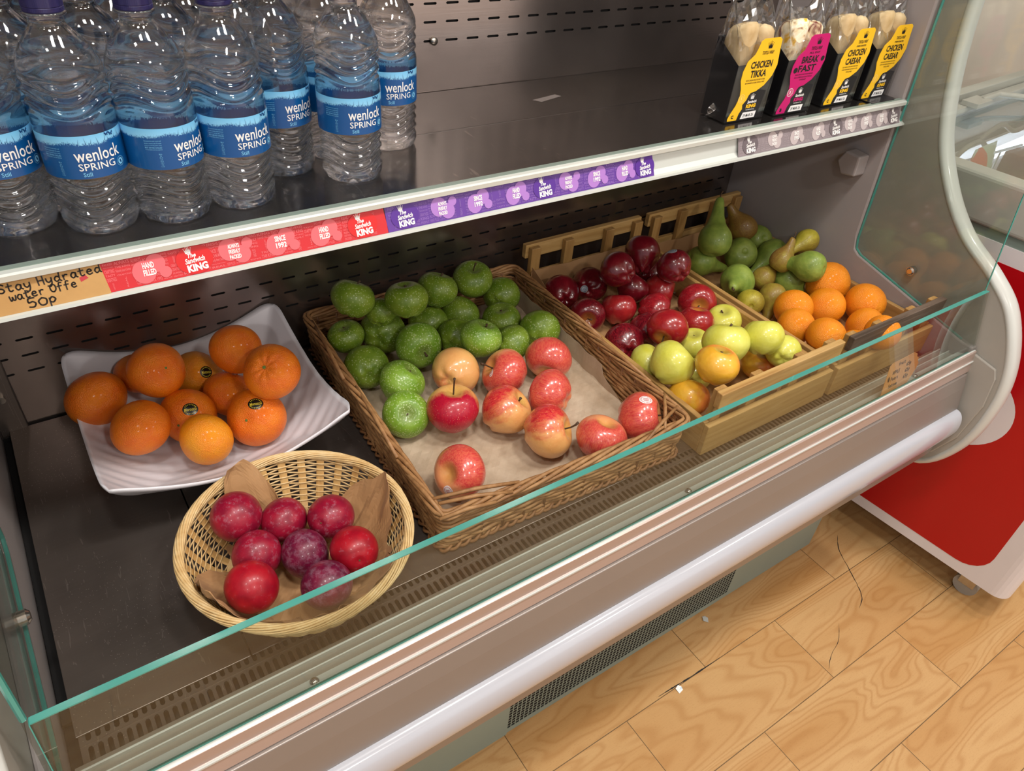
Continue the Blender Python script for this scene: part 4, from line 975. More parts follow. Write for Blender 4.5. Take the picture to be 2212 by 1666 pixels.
# ------------------------------------------------ wraps
def ease(a, b, t_): return a + (b - a) * t_
def make_wrap(x0, x1, y0, label, kind, title, rz=0, d=.046):
    W_ = .078
    root = thing('wrap_pack', label, 'tortilla wrap', (x0, y0, ZS + .0006), 'wraps on the shelf'); root.rotation_euler = (0, 0, rz)
    hf, hb = .080, .106
    # black card sleeve: front, sides with sloped top
    g = G()
    def shell(e, top=0): return [(e, e, .001), (W_ - e, e, .001), (W_ - e, d - e, .001), (e, d - e, .001), (e, e, hf - .002), (W_ - e, e + .001, hf - .002), (W_ - e, d - e, hb), (e, d - e, hb)]
    v = shell(0); g.add(v, [(3, 2, 1, 0), (0, 1, 5, 4), (1, 2, 6, 5), (2, 3, 7, 6), (3, 0, 4, 7)])
    g.v = [(x + (.0015 * math.sin(z * 90) if y < .001 else 0), y, z) for x, y, z in g.v]
    g.build('card_sleeve', 'black_card', root, local=True, solid=.0008, bevel=.0018)
    # wrap halves: two rounded cut tortilla rolls leaning in the sleeve
    mt = 'filling' if kind == 'breakfast' else 'tortilla'
    for j, (cx, top, mm) in enumerate(((.0215, .126, mt), (.0565, .122, 'tortilla' if kind != 'breakfast' else 'filling'))):
        g = G(); prof = [(.0005, .004), (.017, .004), (.0185, .02), (.0195, top - .045), (.0200, top - .016), (.0185, top - .007), (.014, top - .002), (.006, top - .0005), (.0005, top - .001)]
        g.lathe(prof, 24, (0, 0, 0), fn=lambda r, z, a: (r * .97 * (math.cos(a) ** 4 + math.sin(a) ** 4) ** -.23 * (1 + .02 * math.cos(3 * a + z * 60)), z + (r * .35 * math.cos(a + 1.2 + j) + .0008 * math.cos(9 * a) if z > top - .02 else 0)))
        g.v = [(cx + x * .86, d * .50 + .001 + y * .98, z) for x, y, z in g.v]
        g.build('tortilla_wrap', mm, root, smooth=True, local=True)
    # greaseproof fold inside
    # clear film bag: gathers above the card into a crimped fin
    rnd = random.Random(int(x0 * 1000)); g = G(); nu, nv = 40, 26
    H = .146
    def fl(u, v):
        a = u * 2 * PI
        sq = lambda t_: max(-1, min(1, t_ * 1.5))
        ux = sq(math.cos(a)); uy = sq(math.sin(a))
        z = v * H
        k = 0 if z < .085 else ((z - .085) / (H - .085))
        wx = (W_ / 2 + .0012) * (1 - .10 * k + .06 * math.sin(5 * a) * k); wy = (d / 2 + .0012) * (1 - k) ** .8 + .0012
        x = W_ / 2 + ux * wx; y = d / 2 + uy * wy + k * .012
        cr = .0034 * k * math.sin(5 * a + 30 * v) + .0014 * math.sin(13 * a + 3 + 16 * v) * min(1, k * 3)
        zz = .0005 + z + (.010 * math.sin(ux * 2.2 + x0 * 31) + .0025 * math.sin(ux * 5 + 1)) * k ** 2 + .012 * k ** 3 * ux ** 4
        return (x + cr * .6, y + cr, zz)
    g.grid(nu, nv, fl); g.build('film_bag', 'film', root, smooth=False, local=True)
    g = G()
    for sx in (0.0, W_):
        g = G(); g.grid(6, 6, lambda u, v, sx=sx: (sx + (-.012 if sx == 0 else .012) * u + .002 * math.sin(9 * v + 4 * u), d / 2 + .004 * math.sin(7 * v + sx * 60), .002 + .020 * v * (1 - .5 * u)))
        g.build('film_seal', 'film', root, local=True)
    # printed card label on the front, with a keyhole outline
    cmat = 'magenta_card' if kind == 'breakfast' else 'yellow_card'
    yl = -.0024
    F = lambda k: (lambda u, v: (W_ * .5 + u * 1.1 + .0005, yl - .00022 * k + .0 * v, v))
    right = [(.012, .003), (.0125, .016), (.006, .018), (.010, .026), (.014, .036), (.023, .044), (.032, .054), (.037, .066), (.037, .078), (.0335, .087), (.033, .098), (.029, .108), (.023, .111)]
    # keyhole outline from the photo: stem on the left, bulb above
    key = [(-.033, .003), (-.016, .003), (-.014, .012), (-.010, .018), (-.0115, .024), (-.006, .030), (-.004, .036), (-.001, .0395), (.008, .041), (.021, .048), (.032, .060), (.0365, .074), (.0345, .088), (.0335, .096), (.0325, .108), (.028, .111), (-.0005, .111), (-.006, .108), (-.009, .098), (-.012, .091), (-.022, .083), (-.0265, .070), (-.0265, .058), (-.022, .046), (-.0205, .036), (-.024, .024), (-.031, .012), (-.0335, .006)]
    g = G(); tr = tessellate_polygon([[Vector((a, b, 0)) for a, b in key]]); n = len(key)
    g.add([F(2)(a, b) for a, b in key] + [(lambda q: (q[0], q[1] + .0004, q[2]))(F(2)(a, b)) for a, b in key], [tuple(t_) for t_ in tr] + [tuple(i + n for i in reversed(t_)) for t_ in tr] + [(i, i + n, (i + 1) % n + n, (i + 1) % n) for i in range(n)])
    lab = g.build('card_label', cmat, root, local=True)
    g = G(); put_poly(g, [(-.0205, .003), (.0225, .003), (.0285, .040), (.012, .043), (-.016, .040)], F(.6)); g.build('black_label_panel', 'black_card', lab, local=True)
    g = G(); put_crown(g, .013, .1015, .0078, F(3))
    put_text(g, 'TORTILLA WRAP', .0115, .0925, .0215, .0048, F(3), .015)
    ti = title
    if len(ti) == 3: put_text(g, ti[0], .0105, .0866, .022, .0025, F(3), .03); ti = ti[1:]
    put_text(g, ti[0], .0055, .0775, .040 if ti[0] != 'BREAK' else .034, .0096, F(3), .032); put_text(g, ti[1], .0035, .0655, .035 if ti[1] != 'TIKKA' else .030, .0096, F(3), .032)
    sm = {'tikka': ['DICED CHICKEN PIECES BOUND IN TIKKA', 'MAYONNAISE IN A PLAIN TORTILLA WRAP'], 'caesar': ['DICED CHICKEN, CHOPPED SMOKED STREAKY BACON,', 'CREAMY CAESAR & MAYO, LEAF SALAD IN A PLAIN', 'TORTILLA WRAP'], 'breakfast': ['SAUSAGE, SMOKED STREAKY BACON, FREE RANGE', 'EGG & CHEESE IN A PLAIN TORTILLA', 'WRAP']}[kind]
    for i, l in enumerate(sm): put_text(g, l, .001, .0572 - i * .0037, .036 if i < 2 else .014, .0021, F(3), .01)
    if kind == 'breakfast':
        put_poly(g, circ(-.0190, .0640, .0040, 18), F(3)); put_poly(g, circ(.0305, .0770, .0036, 18), F(3))
    put_text(g, 'C' if kind != 'breakfast' else 'B', -.0255, .0085, None, .0050, F(3), .06)
    g.build('lettering', 'ink', lab, local=True)
    g = G(); put_crown(g, .005, .0335, .0062, F(1.6)); put_text(g, 'Sandwich', .0062, .0268, .0175, .0042, F(1.6), .03, .2); put_text(g, 'THE HOME SAYS IT ALL', .006, .0158, .0165, .0016, F(1.6), .01)
    put_poly(g, [(-.009, .0035), (.0185, .0035), (.0195, .0125), (-.006, .0125)], F(1.0)); g.build('white_print', 'white_ink', lab, local=True)
    g = G(); put_text(g, 'KING', .006, .0208, .0185, .0055, F(1.6), .06); g.build('brand_print', cmat, lab, local=True)
    g = G(); put_text(g, '29 MAR 26', .005, .0078, .020, .0042, F(1.9), .01); g.build('date_print', 'ink', lab, local=True)
    g = G()
    for r0, r1 in ((.0054, .0060), (.0036, .0040)):
        n = 24; vv = [F(3)(-.0165 + r * math.cos(2 * PI * k / n), .0330 + r * math.sin(2 * PI * k / n)) for r in (r0, r1) for k in range(n)]
        g.add(vv, [(k, (k + 1) % n, (k + 1) % n + n, k + n) for k in range(n)])
    put_text(g, '5', -.0165, .0330, None, .0042, F(3), .05); g.build('round_seal', 'pale_yellow' if kind != 'breakfast' else 'white_ink', lab, local=True)
    return root
make_wrap(.857, .935, .6905, 'clear film wrap pack with yellow card label reading Chicken Tikka', 'tikka', ['CHICKEN', 'TIKKA'])
make_wrap(.957, 1.035, .6860, 'wrap pack with magenta card label reading Breakfast', 'breakfast', ['ALL DAY', 'BREAK', 'FAST'], -.01)
make_wrap(1.072, 1.150, .6880, 'wrap pack with yellow Chicken Caesar label, the one beside the magenta pack', 'caesar', ['OVEN ROASTED', 'CHICKEN', 'CAESAR'], .01)
make_wrap(1.169, 1.247, .6870, 'wrap pack with yellow Chicken Caesar label, rightmost beside the end panel', 'caesar', ['OVEN ROASTED', 'CHICKEN', 'CAESAR'], .0)

# ------------------------------------------------ chest freezer
FZ = thing('chest_freezer', 'white chest freezer with red side panel and sliding glass top', 'freezer', (1.405, .130, 0), rotz=math.radians(5.6))
def fb(g, name, mat, **k): return g.build(name, mat, FZ, local=True, **k)
L_, D_ = 1.25, .63
def rrect(x0, x1, y0, y1, r, n=6):
    p = []
    for cx, cy_, a0 in ((x1 - r, y1 - r, 0), (x0 + r, y1 - r, PI / 2), (x0 + r, y0 + r, PI), (x1 - r, y0 + r, 1.5 * PI)):
        p += [(cx + r * math.cos(a0 + PI / 2 * k / n), cy_ + r * math.sin(a0 + PI / 2 * k / n)) for k in range(n + 1)]
    return p
def ringwall(g, outer, inner, z0, z1):
    n = len(outer)
    v = [(x, y, z0) for x, y in outer] + [(x, y, z1) for x, y in outer] + [(x, y, z1) for x, y in inner] + [(x, y, z0) for x, y in inner]
    f = []
    for i in range(n):
        j = (i + 1) % n
        f += [(i, j, j + n, i + n), (i + n, j + n, j + 2 * n, i + 2 * n), (i + 2 * n, j + 2 * n, j + 3 * n, i + 3 * n), (i + 3 * n, j + 3 * n, j, i)]
    g.add(v, f)
g = G(); ringwall(g, rrect(0, L_, 0, D_, .03), rrect(.05, L_ - .05, .05, D_ - .05, .02), .08, .742); g.prism(rrect(.01, L_ - .01, .01, D_ - .01, .03), .08, .12, 'z'); fb(g, 'cabinet', 'freezer_white')
g = G(); ringwall(g, rrect(.003, L_ - .003, .003, D_ - .003, .03), rrect(.045, L_ - .045, .045, D_ - .045, .02), .742, .760); fb(g, 'groove', 'kick')
g = G(); ringwall(g, rrect(-.006, L_ + .006, -.006, D_ + .006, .03), rrect(.040, L_ - .04, .040, D_ - .04, .02), .760, .842); fb(g, 'top_frame', 'freezer_grey', bevel=.008, segs=3)
g = G(); ringwall(g, rrect(.055, L_ - .055, .055, D_ - .055, .02), rrect(.062, L_ - .062, .062, D_ - .062, .018), .42, .755); fb(g, 'liner', 'freezer_white')
g = G(); g.box(.055, L_ - .055, .055, D_ - .055, .40, .415); fb(g, 'liner_floor', 'freezer_white')
g = G(); g.tube([(.10, D_ - .085, .735), (L_ - .10, D_ - .085, .735)], .011, 12); fb(g, 'lamp_tube', 'lamp')
# sliding glass lid and its frame
g = G(); g.box(.05, L_ - .05, .045, D_ - .045, .832, .836); fb(g, 'glass_lid', M['glass'])
lid = bpy.data.objects['glass_lid']
g = G(); g.box(.03, L_ - .03, D_ - .045, D_ - .022, .838, .852); g.box(.03, L_ - .03, D_ - .02, D_ + .004, .838, .868)
g.box(.62, .645, .05, D_ - .05, .838, .848); g.build('lid_frame', 'freezer_grey', lid, local=True, bevel=.002)
g = G(); g.box(.33, .40, D_ - .065, D_ - .03, .852, .862); g.tube([(.39, D_ - .048, .858), (.46, D_ - .052, .862), (.62, D_ - .16, .852), (.64, D_ - .30, .846)], .006, 10); g.build('lid_stop', 'freezer_grey', lid, local=True, bevel=.001)
# red decal with rounded corners and the white ring emblem
mt_n = len(rrect(0, 1, 0, 1, .1))
g = G(); n = mt_n; p = rrect(.060, .600, .107, .712, .055)
g.add([(-.0008, a, b) for a, b in p] + [(.0, a, b) for a, b in p], [tuple(range(n)), tuple(range(2 * n - 1, n - 1, -1))] + [(i, i + n, (i + 1) % n + n, (i + 1) % n) for i in range(n)])
dec = fb(g, 'red_decal', 'freezer_red')
g = G(); n = 48; cy_, cz_ = .263, .437
v = [(-.0012, cy_ + ry * math.cos(2 * PI * k / n), cz_ + rz * math.sin(2 * PI * k / n)) for ry, rz in ((.100, .090), (.066, .052)) for k in range(n)]
g.add(v, [(k, (k + 1) % n, (k + 1) % n + n, k + n) for k in range(n)]); g.build('ring_emblem', 'freezer_white', dec, local=True)
g = G(); put_poly(g, circ(.362, .662, .011, 20), lambda u, v: (-.0012, u, v)); g.build('white_dot', 'freezer_white', dec, local=True)
# casters
for x, y in ((.055, .075), (L_ - .06, .075), (.055, D_ - .07), (L_ - .06, D_ - .07)):
    g = G(); g.box(x - .022, x + .022, y - .024, y + .024, .070, .080); g.box(x - .018, x - .015, y - .016, y + .016, .030, .072); g.box(x + .015, x + .018, y - .016, y + .016, .030, .072)
    c = fb(g, 'caster', 'screw')
    g = G(); g.tube([(x - .012, y, .025), (x + .012, y, .025)], .025, 20); g.build('caster_wheel', 'recess', c, local=True)
def fz(x, y, z):
    a = FZ.rotation_euler[2]; return (1.405 + x * math.cos(a) - y * math.sin(a), .130 + x * math.sin(a) + y * math.cos(a), z)
# goods in the freezer
g = G(); 
def pillow(g, c, w_, h, d_, rz, tilt=0, n=10):
    ca, sa = math.cos(rz), math.sin(rz)
    for s in (1, -1):
        def f(u, v, s=s):
            x = (u - .5) * w_; z = v * h; y = s * d_ / 2 * (max(0, math.sin(PI * u)) ** .5) * (max(0, math.sin(PI * v)) ** .5) + z * tilt
            return (c[0] + x * ca - y * sa, c[1] + x * sa + y * ca, c[2] + z)
        g.grid(n, n, f)
t = NT('frozen_bag_print'); s = t.sep(t.coord()); v = t.coord()
blob = t.math('LESS_THAN', t.math('ADD', t.math('POWER', t.math('MULTIPLY', t.math('ADD', s[0], .030), 38), 2), t.math('POWER', t.math('MULTIPLY', t.math('SUBTRACT', s[2], .085), 30), 2)), 1)
col = t.mix(t.math('GREATER_THAN', t.math('ADD', s[2], t.math('MULTIPLY', s[0], .25)), .070), srgb('#4f9a3c'), srgb('#cfe0c4')); col = t.mix(blob, col, srgb('#e8682c'))
t.set(col, .35)
bag = thing('frozen_food_bag', 'green and white frozen food bag with orange patch standing in the chest freezer', 'frozen food', (1.60, .625, .700))
g = G(); pillow(g, (0, 0, 0), .105, .118, .03, .1, .15); g.build('bag', t.m, bag, smooth=True, local=True)
g = G(); put_text(g, 'Food', .018, .040, .05, .014, lambda u, v: (u, -.018 + v * .15 + .0, v), .03, .2); g.build('lettering', 'white_ink', bag, local=True)
box = thing('frozen_dessert_box', 'brown frozen dessert box with round dark emblem in the chest freezer', 'frozen food', (1.70, .590, .690))
g = G(); g.box(-.065, .085, -.02, .03, 0, .120); g.build('carton', simple('brown_carton', '#7d5c48', .5), box, bevel=.003, local=True)
g = G(); g.box(-.055, .012, -.0212, -.0202, .015, .085); g.build('carton_window', 'kraft_card', box, local=True)
g = G(); put_poly(g, circ(-.022, .05, .020, 20, .026), lambda u, v: (u, -.0216, v)); g.build('emblem', 'ink', box, local=True)
g = G(); put_text(g, 'M', -.022, .05, None, .020, lambda u, v: (u, -.0222, v), .03); [put_poly(g, [(.005 + k * .012, z), (.013 + k * .012, z), (.0135 + k * .012, z + .007), (.0055 + k * .012, z + .007)], lambda u, v: (u, -.0222, v)) for k in range(6) for z in (.090, .102)]; g.build('lettering', 'yellow_card', box, local=True)
t2 = thing('frozen_food_carton', 'pale frozen carton lying under the bag in the chest freezer', 'frozen food', (1.66, .56, .416))
g = G(); g.box(-.2, .3, -.30, .12, 0, .27); g.build('carton', 'freezer_white', t2, local=True, bevel=.006)
bk = thing('wire_basket', 'white wire freezer basket hung behind the green bag', 'basket', (1.60, .66, .60))
g = G()
hp = [(-.10, .02, .16), (-.02, .025, .17), (.0, .02, .195), (.05, .02, .205), (.07, .01, .19), (.055, -.01, .15), (.04, -.03, .10)]
g.tube([(x, y, z) for x, y, z in smoothpath(hp, 4)], .005, 8)
hp = [(.06, .025, .205), (.14, .03, .225), (.20, .025, .205), (.28, .03, .21)]
g.tube([(x, y, z) for x, y, z in smoothpath(hp, 4)], .005, 8)
for k in range(6): g.tube([(-.1 + k * .075, .03, .02), (-.1 + k * .075, .03, .16)], .002, 6)
g.tube([(-.1, .03, .02), (.29, .03, .02)], .003, 6); g.tube([(-.1, .03, .16), (.29, .03, .16)], .003, 6)
g.build('basket_wire', 'freezer_grey', bk, local=True, smooth=True)

# scraps on the floor
for nm, lab, x, y, rz, c in (('paper_scrap', 'small torn white sticker with pale blue print lying on the wood floor', .7446, .3695, .4, 'white_ink'), ('paper_scrap', 'white curled scrap against the bottom of the kick plate', .8985, .452, 1.1, 'trim')):
    g = G(); pts = [(-.008, -.004), (.003, -.0065), (.0075, -.001), (.0055, .005), (-.004, .006)]
    ca, sa = math.cos(rz), math.sin(rz)
    P = [(x + a * ca - b * sa, y + a * sa + b * ca, .0006 + .004 * max(0, b * 60)) for a, b in pts]
    g.add(P + [(p[0], p[1], p[2] + .0004) for p in P], [(4, 3, 2, 1, 0), (5, 6, 7, 8, 9)] + [(i, (i + 1) % 5, (i + 1) % 5 + 5, i + 5) for i in range(5)])
    o = g.build(nm, c); tag(o, lab, 'litter')
    if c == 'white_ink':
        g = G(); put_text(g, 'fresh', x, y, .012, .004, lambda u, v: (u, v, .0016)); g.build('lettering', 'label_light', o)
# worn cracks in the vinyl
rnd = random.Random(5)
for pts, wd, lab in (([(1.335, .452), (1.30, .42), (1.262, .352), (1.235, .315), (1.205, .300)], .0016, 'long dark crack curving out from under the freezer'),
                     ([(1.03, .245), (1.06, .262), (1.10, .275), (1.135, .30)], .0009, 'fine crack across the middle floorboard'),
                     ([(.70, .379), (.735, .378), (.765, .3765), (.80, .3755), (.86, .3752)], .0022, 'blackened open joint beside the white sticker')):
    g = G(); sp_ = smoothpath(pts, 6); v = []
    for i, (x, y) in enumerate(sp_):
        j = min(i + 1, len(sp_) - 1); k = max(i - 1, 0); d = Vector((sp_[j][0] - sp_[k][0], sp_[j][1] - sp_[k][1])).normalized(); w_ = wd * (.5 + .9 * rnd.random()) * min(1, 4 * i / len(sp_) + .2, 4 * (len(sp_) - 1 - i) / len(sp_) + .2) / 2
        x += rnd.uniform(-.0008, .0008)
        v += [(x - d.y * w_, y + d.x * w_, .0003), (x + d.y * w_, y - d.x * w_, .0003)]
    g.add(v, [(2 * i, 2 * i + 1, 2 * i + 3, 2 * i + 2) for i in range(len(sp_) - 1)]); o = g.build('floor_crack', 'ink'); o['kind'] = 'structure'

# ------------------------------------------------ white square dish
dish = thing('square_dish', 'large white square dish with upswept corners holding satsumas', 'dish', (.122, .820, ZF))
def dishz(u, v):
    """u,v in -1..1 -> height of the upper face"""
    m_ = max(abs(u), abs(v)); r2 = u * u + v * v
    cor = (u * u * v * v)
    return .012 + .052 * min(1, m_) ** 2.6 + .044 * cor ** .9
def dishp(u, v, off=0):
    # sides bow out slightly, corners are rounded
    x = .144 * u * (1 + .03 * (1 - v * v)); y = .143 * v * (1 + .012 * (1 - u * u))
    return (.122 + x, .8105 + y, ZF + dishz(u, v) - off)
N_ = 56
def sqc(u, v):
    u = u * 2 - 1; v = v * 2 - 1
    # squircle mapping for rounded corners
    k = .035
    m_ = max(abs(u), abs(v))
    if abs(u * v) > .8: 
        s_ = 1 - k * ((abs(u * v) - .8) / .2) ** 2; u *= s_; v *= s_
    return u, v
g = G()
def top(a, b):
    u, v = sqc(a, b); p = dishp(u, v)
    rd = math.hypot(u, v); rip = .0011 * math.sin(2 * PI * ((u + .25) ** 2 * 2.2 + (v - .9) ** 2 * 2.2) ** .5 * 5) * max(0, min(1, (rd - .35) * 3)) * max(0, min(1, (1.05 - max(abs(u), abs(v))) * 5)) * (1 if v < .3 else max(0, 1 - (v - .3) * 3))
    return (p[0], p[1], p[2] + rip)
g.grid(N_, N_, top)
nb = len(g.v)
g.grid(N_, N_, lambda a, b: (lambda uv: (lambda p: (p[0], p[1], max(ZF + .0005, p[2] - .0055)))(dishp(*uv)))(sqc(a, b)))
n1 = N_ + 1; ed = [i for i in range(n1)] + [i * n1 + N_ for i in range(1, n1)] + [N_ * n1 + i for i in range(N_ - 1, -1, -1)] + [i * n1 for i in range(N_ - 1, 0, -1)]
g.f += [[ed[i], ed[(i + 1) % len(ed)], ed[(i + 1) % len(ed)] + nb, ed[i] + nb] for i in range(len(ed))]
g.build('dish_body', 'dish', dish, smooth=True)
g = G(); g.prism(rrect(.122 - .07, .122 + .07, .81 - .07, .81 + .07, .02), ZF + .0002, ZF + .006, 'z'); g.build('foot_ring', 'dish', dish)

# ------------------------------------------------ round cane basket
bc = (.1415, .5450); bas = thing('round_basket', 'round pale cane basket lined with brown paper holding plums', 'basket', (bc[0], bc[1], ZF))
BR = lambda t_: .082 + .0405 * t_ ** .62          # radius against height fraction
BH = .064
g = G(); nst = 32
for k in range(nst):
    a = 2 * PI * k / nst; pts = []
    for i in range(8):
        t_ = i / 7; r = BR(t_); pts.append((bc[0] + r * math.cos(a), bc[1] + r * math.sin(a), ZF + .004 + BH * t_))
    g.tube(pts, [(.0046, .0008)] * 8, 6, flat=(math.cos(a), math.sin(a), 0))
g.build('basket_stakes', 'cane_rib', bas)
g = G(); nr = 19
rnd = random.Random(2)
for i in range(nr):
    t_ = (i + .3) / nr * .93; ph = i % 2; n = nst * 4; pts = []; 
    for k in range(n):
        a = 2 * PI * k / n; r = BR(t_) + .0016 * math.cos(a * nst / 2 + ph * PI) ; pts.append((bc[0] + r * math.cos(a), bc[1] + r * math.sin(a), ZF + .004 + BH * t_ + .0006 * math.sin(5 * a + i)))
    g.tube(pts, [(.0007, .0013)] * n, 6, closed=True, flat=(0, 0, 1))
g.build('woven_cane', 'cane', bas, smooth=True)
g = G()
for s_ in range(11):
    n = 160; pts = []; a0 = s_ * 2 * PI / 11
    for k in range(n):
        a = 2 * PI * k / n; q = a * 4 + a0; rr = BR(1) + .0045 * math.cos(q) - .001; pts.append((bc[0] + rr * math.cos(a), bc[1] + rr * math.sin(a), ZF + .004 + BH * .965 + .0042 * math.sin(q)))
    g.tube(pts, [.0013 + .0003 * math.sin(k * .3 + s_) for k in range(n)], 6, closed=True)
g.build('rim', 'cane', bas, smooth=True)
g = G(); g.lathe([(.001, .002), (.080, .002), (.084, .005), (.080, .007), (.001, .006)], 60, (bc[0], bc[1], ZF)); g.build('basket_base', 'cane', bas, smooth=False)
# kraft paper liner
lin = G(); rnd = random.Random(9); nu, nv = 120, 26
lobes = [(1.82, .36, .32), (3.55, .75, .22), (0.15, .60, .14), (5.35, .60, .04), (4.55, .40, .06)]
def paperf(u, v):
    a = u * 2 * PI
    ext = .58
    for c_, w_, h_ in lobes:
        d = abs((a - c_ + PI) % (2 * PI) - PI); ext = max(ext, .58 + (.36 + h_) * max(0, 1 - d / w_) ** .8)
    ext += .025 * math.sin(13 * a + 1)
    t_ = v * ext                      # 0 centre .. 1 rim path
    flat = .55
    fold = (.0030 * math.sin(9 * a + 5 * v) + .0024 * math.sin(17 * a - 9 * v + 1) + .0014 * math.sin(31 * a + 14 * v)) * v ** 1.5
    if t_ < flat: r = t_ / flat * .076; z = .0075
    else:
        q = (t_ - flat) / (1 - flat); zq = min(q, 1.22); r = BR(min(1, max(0, zq * .95))) - .0055 - .001; z = .0085 + BH * zq * .98
        r -= .004 * (1 - min(1, q * 3))
    r += fold * .8 if t_ >= flat else 0; r = min(r, BR(min(1, max(.0, (z - .004) / BH))) - .0035) if z < .07 else r
    return (bc[0] + r * math.cos(a), bc[1] + r * math.sin(a), ZF + z + abs(fold) * .8)
lin.grid(nu, nv, paperf)
o = lin.build('paper_liner', 'kraft', solid=.0003); tag(o, 'crumpled brown paper lining the round plum basket', 'paper')

# ------------------------------------------------ rectangular wicker tray
wc = Vector((.487, .7060)); wa = math.radians(-2.4); WW, WD, WH = .392, .474, .069
def wf(x, y, z): return (wc.x + x * math.cos(wa) - y * math.sin(wa), wc.y + x * math.sin(wa) + y * math.cos(wa), ZF + z)
tray = thing('wicker_tray', 'long rectangular brown wicker tray holding green and pink apples', 'basket', (wc.x, wc.y, ZF))
def rpath(hx, hy, r, step):
    p = rrect(-hx, hx, -hy, hy, r, 8); out = []
    L = 0; n = len(p)
    seg = [(p[i], p[(i + 1) % n]) for i in range(n)]
    tot = sum(math.dist(a, b) for a, b in seg); m_ = int(tot / step); d = 0; i = 0; acc = 0
    for k in range(m_):
        tgt = tot * k / m_
        while acc + math.dist(*seg[i]) < tgt: acc += math.dist(*seg[i]); i += 1
        a, b = seg[i]; q = (tgt - acc) / max(1e-9, math.dist(a, b)); q = min(1, q)
        dx, dy = b[0] - a[0], b[1] - a[1]; ll = math.hypot(dx, dy) or 1
        out.append((a[0] + dx * q, a[1] + dy * q, dy / ll, -dx / ll))
    return out, tot
g = G(); rows_ = 15; nper = 44
for i in range(rows_):
    z = .006 + i * (WH - .014) / (rows_ - 1); hx = WW / 2 - .006 - .004 * (1 - i / rows_); hy = WD / 2 - .006 - .004 * (1 - i / rows_)
    pth, tot = rpath(hx, hy, .012, .0068); n = len(pth); pts = []
    for k, (x, y, nx_, ny_) in enumerate(pth):
        off = .0019 * math.cos(k / n * 2 * PI * nper / 2 + (i % 2) * PI + (i // 2) * .9)
        zz = z + .0009 * math.sin(k / n * 2 * PI * nper / 2 + (i // 3) * 1.7) + .0007 * math.sin(k * .9 + i)
        pts.append(wf(x + nx_ * off, y + ny_ * off, zz))
    rad = [.0025 + .0003 * math.sin(k * .37 + i * 2) for k in range(n)]
    g.tube(pts, rad, 7, closed=True)
g.build('woven_willow', 'wicker', tray, smooth=True)
g = G()
pth, tot = rpath(WW / 2 - .008, WD / 2 - .008, .012, .0305)
for x, y, nx_, ny_ in pth: g.tube([wf(x, y, .001), wf(x, y, WH - .002)], .0022, 6)
g.build('willow_stakes', 'wicker_dark', tray, smooth=True)
g = G(); rnd = random.Random(4)
pth, tot = rpath(WW / 2 - .006, WD / 2 - .006, .012, .006); n = len(pth)
for s_ in range(5):
    pts = []; ph = s_ * 2 * PI / 5
    for k, (x, y, nx_, ny_) in enumerate(pth):
        q = k / n * 2 * PI * 9 + ph; o_ = .0052 * math.cos(q); pts.append(wf(x + nx_ * o_, y + ny_ * o_, WH - .003 + .0042 * math.sin(q)))
    g.tube(pts, [.0024 + .0004 * math.sin(k * .21 + s_) for k in range(n)], 7, closed=True)
# loose ends at the front left corner
for a, b in (((-.185, -.195), (-.080, -.222)), ((-.178, -.205), (-.095, -.232)), ((-.188, -.226), (-.120, -.2365)), ((-.19, -.15), (-.182, -.228)), ((.10, -.232), (.185, -.20)), ((.14, -.224), (.187, -.17)), ((.183, .10), (.189, -.02)), ((.180, -.02), (.187, -.14)), ((-.181, .2), (-.190, .05)), ((-.181, .03), (-.189, -.12))):
    a = (a[0] * 1.035, a[1] * 1.035); b = (b[0] * 1.035, b[1] * 1.02)
    g.tube([wf(a[0], a[1], WH + .0005), wf((a[0] + b[0]) / 2, (a[1] + b[1]) / 2, WH + .0045), wf(b[0], b[1], WH + .0015)], [.0022, .0027, .0022], 8)
g.build('braided_rim', 'wicker', tray, smooth=True)
g = G()
pth, tot = rpath(WW / 2 - .006, WD / 2 - .006, .012, .0025); n = len(pth)
for s_ in range(2):
    pts = []
    for k, (x, y, nx_, ny_) in enumerate(pth):
        q = k / n * 2 * PI * 62 + s_ * PI; pts.append(wf(x + nx_ * (.0030 * math.cos(q) - .001), y + ny_ * (.0030 * math.cos(q) - .001), .0050 + .0026 * math.sin(q)))
    g.tube(pts, .0021, 6, closed=True)
g.build('coiled_foot', 'wicker_dark', tray, smooth=True)
g = G(); n = 1; p = rrect(-WW / 2 + .012, WW / 2 - .012, -WD / 2 + .012, WD / 2 - .012, .01)
g.add([wf(a, b, .003) for a, b in p] + [wf(a, b, .0065) for a, b in p], [tuple(range(len(p) - 1, -1, -1)), tuple(range(len(p), 2 * len(p)))] + [(i, (i + 1) % len(p), (i + 1) % len(p) + len(p), i + len(p)) for i in range(len(p))])
g.build('tray_base', 'wicker_dark', tray)
def crumple(u, v, s=1, a=.0012):
    return a * (math.sin(u * 13 * s + 3 * v) + math.sin(v * 17 * s - 4 * u + 1) + .7 * math.sin((u + v) * 29 * s) + .5 * math.sin((u * 1.3 - v) * 43 * s + 2))
hx, hy = WW / 2 - .0165, WD / 2 - .0165
g = G()
def gp1(u, v):
    x = -hx + u * (2 * hx + .034); y = -hy - .0 + v * (2 * hy); z = .0085 + crumple(u * 2, v * 3) * .5
    up = 0
    if x > hx: z += (x - hx) * 1.05; x = hx - .001 + .0007 * math.sin(v * 50); 
    z = z if v > .38 or x < hx - .002 else min(z, .012 + .02 * max(0, (v - .26) / .12))
    if v > .98: z += .0
    return wf(x, y, z)
g.grid(60, 60, gp1)
g.grid(4, 30, lambda u, v: wf(-hx - .0005 + .001 * math.sin(v * 9), -.02 + v * (hy), .009 + u * (.028 + .012 * math.sin(v * 5))))
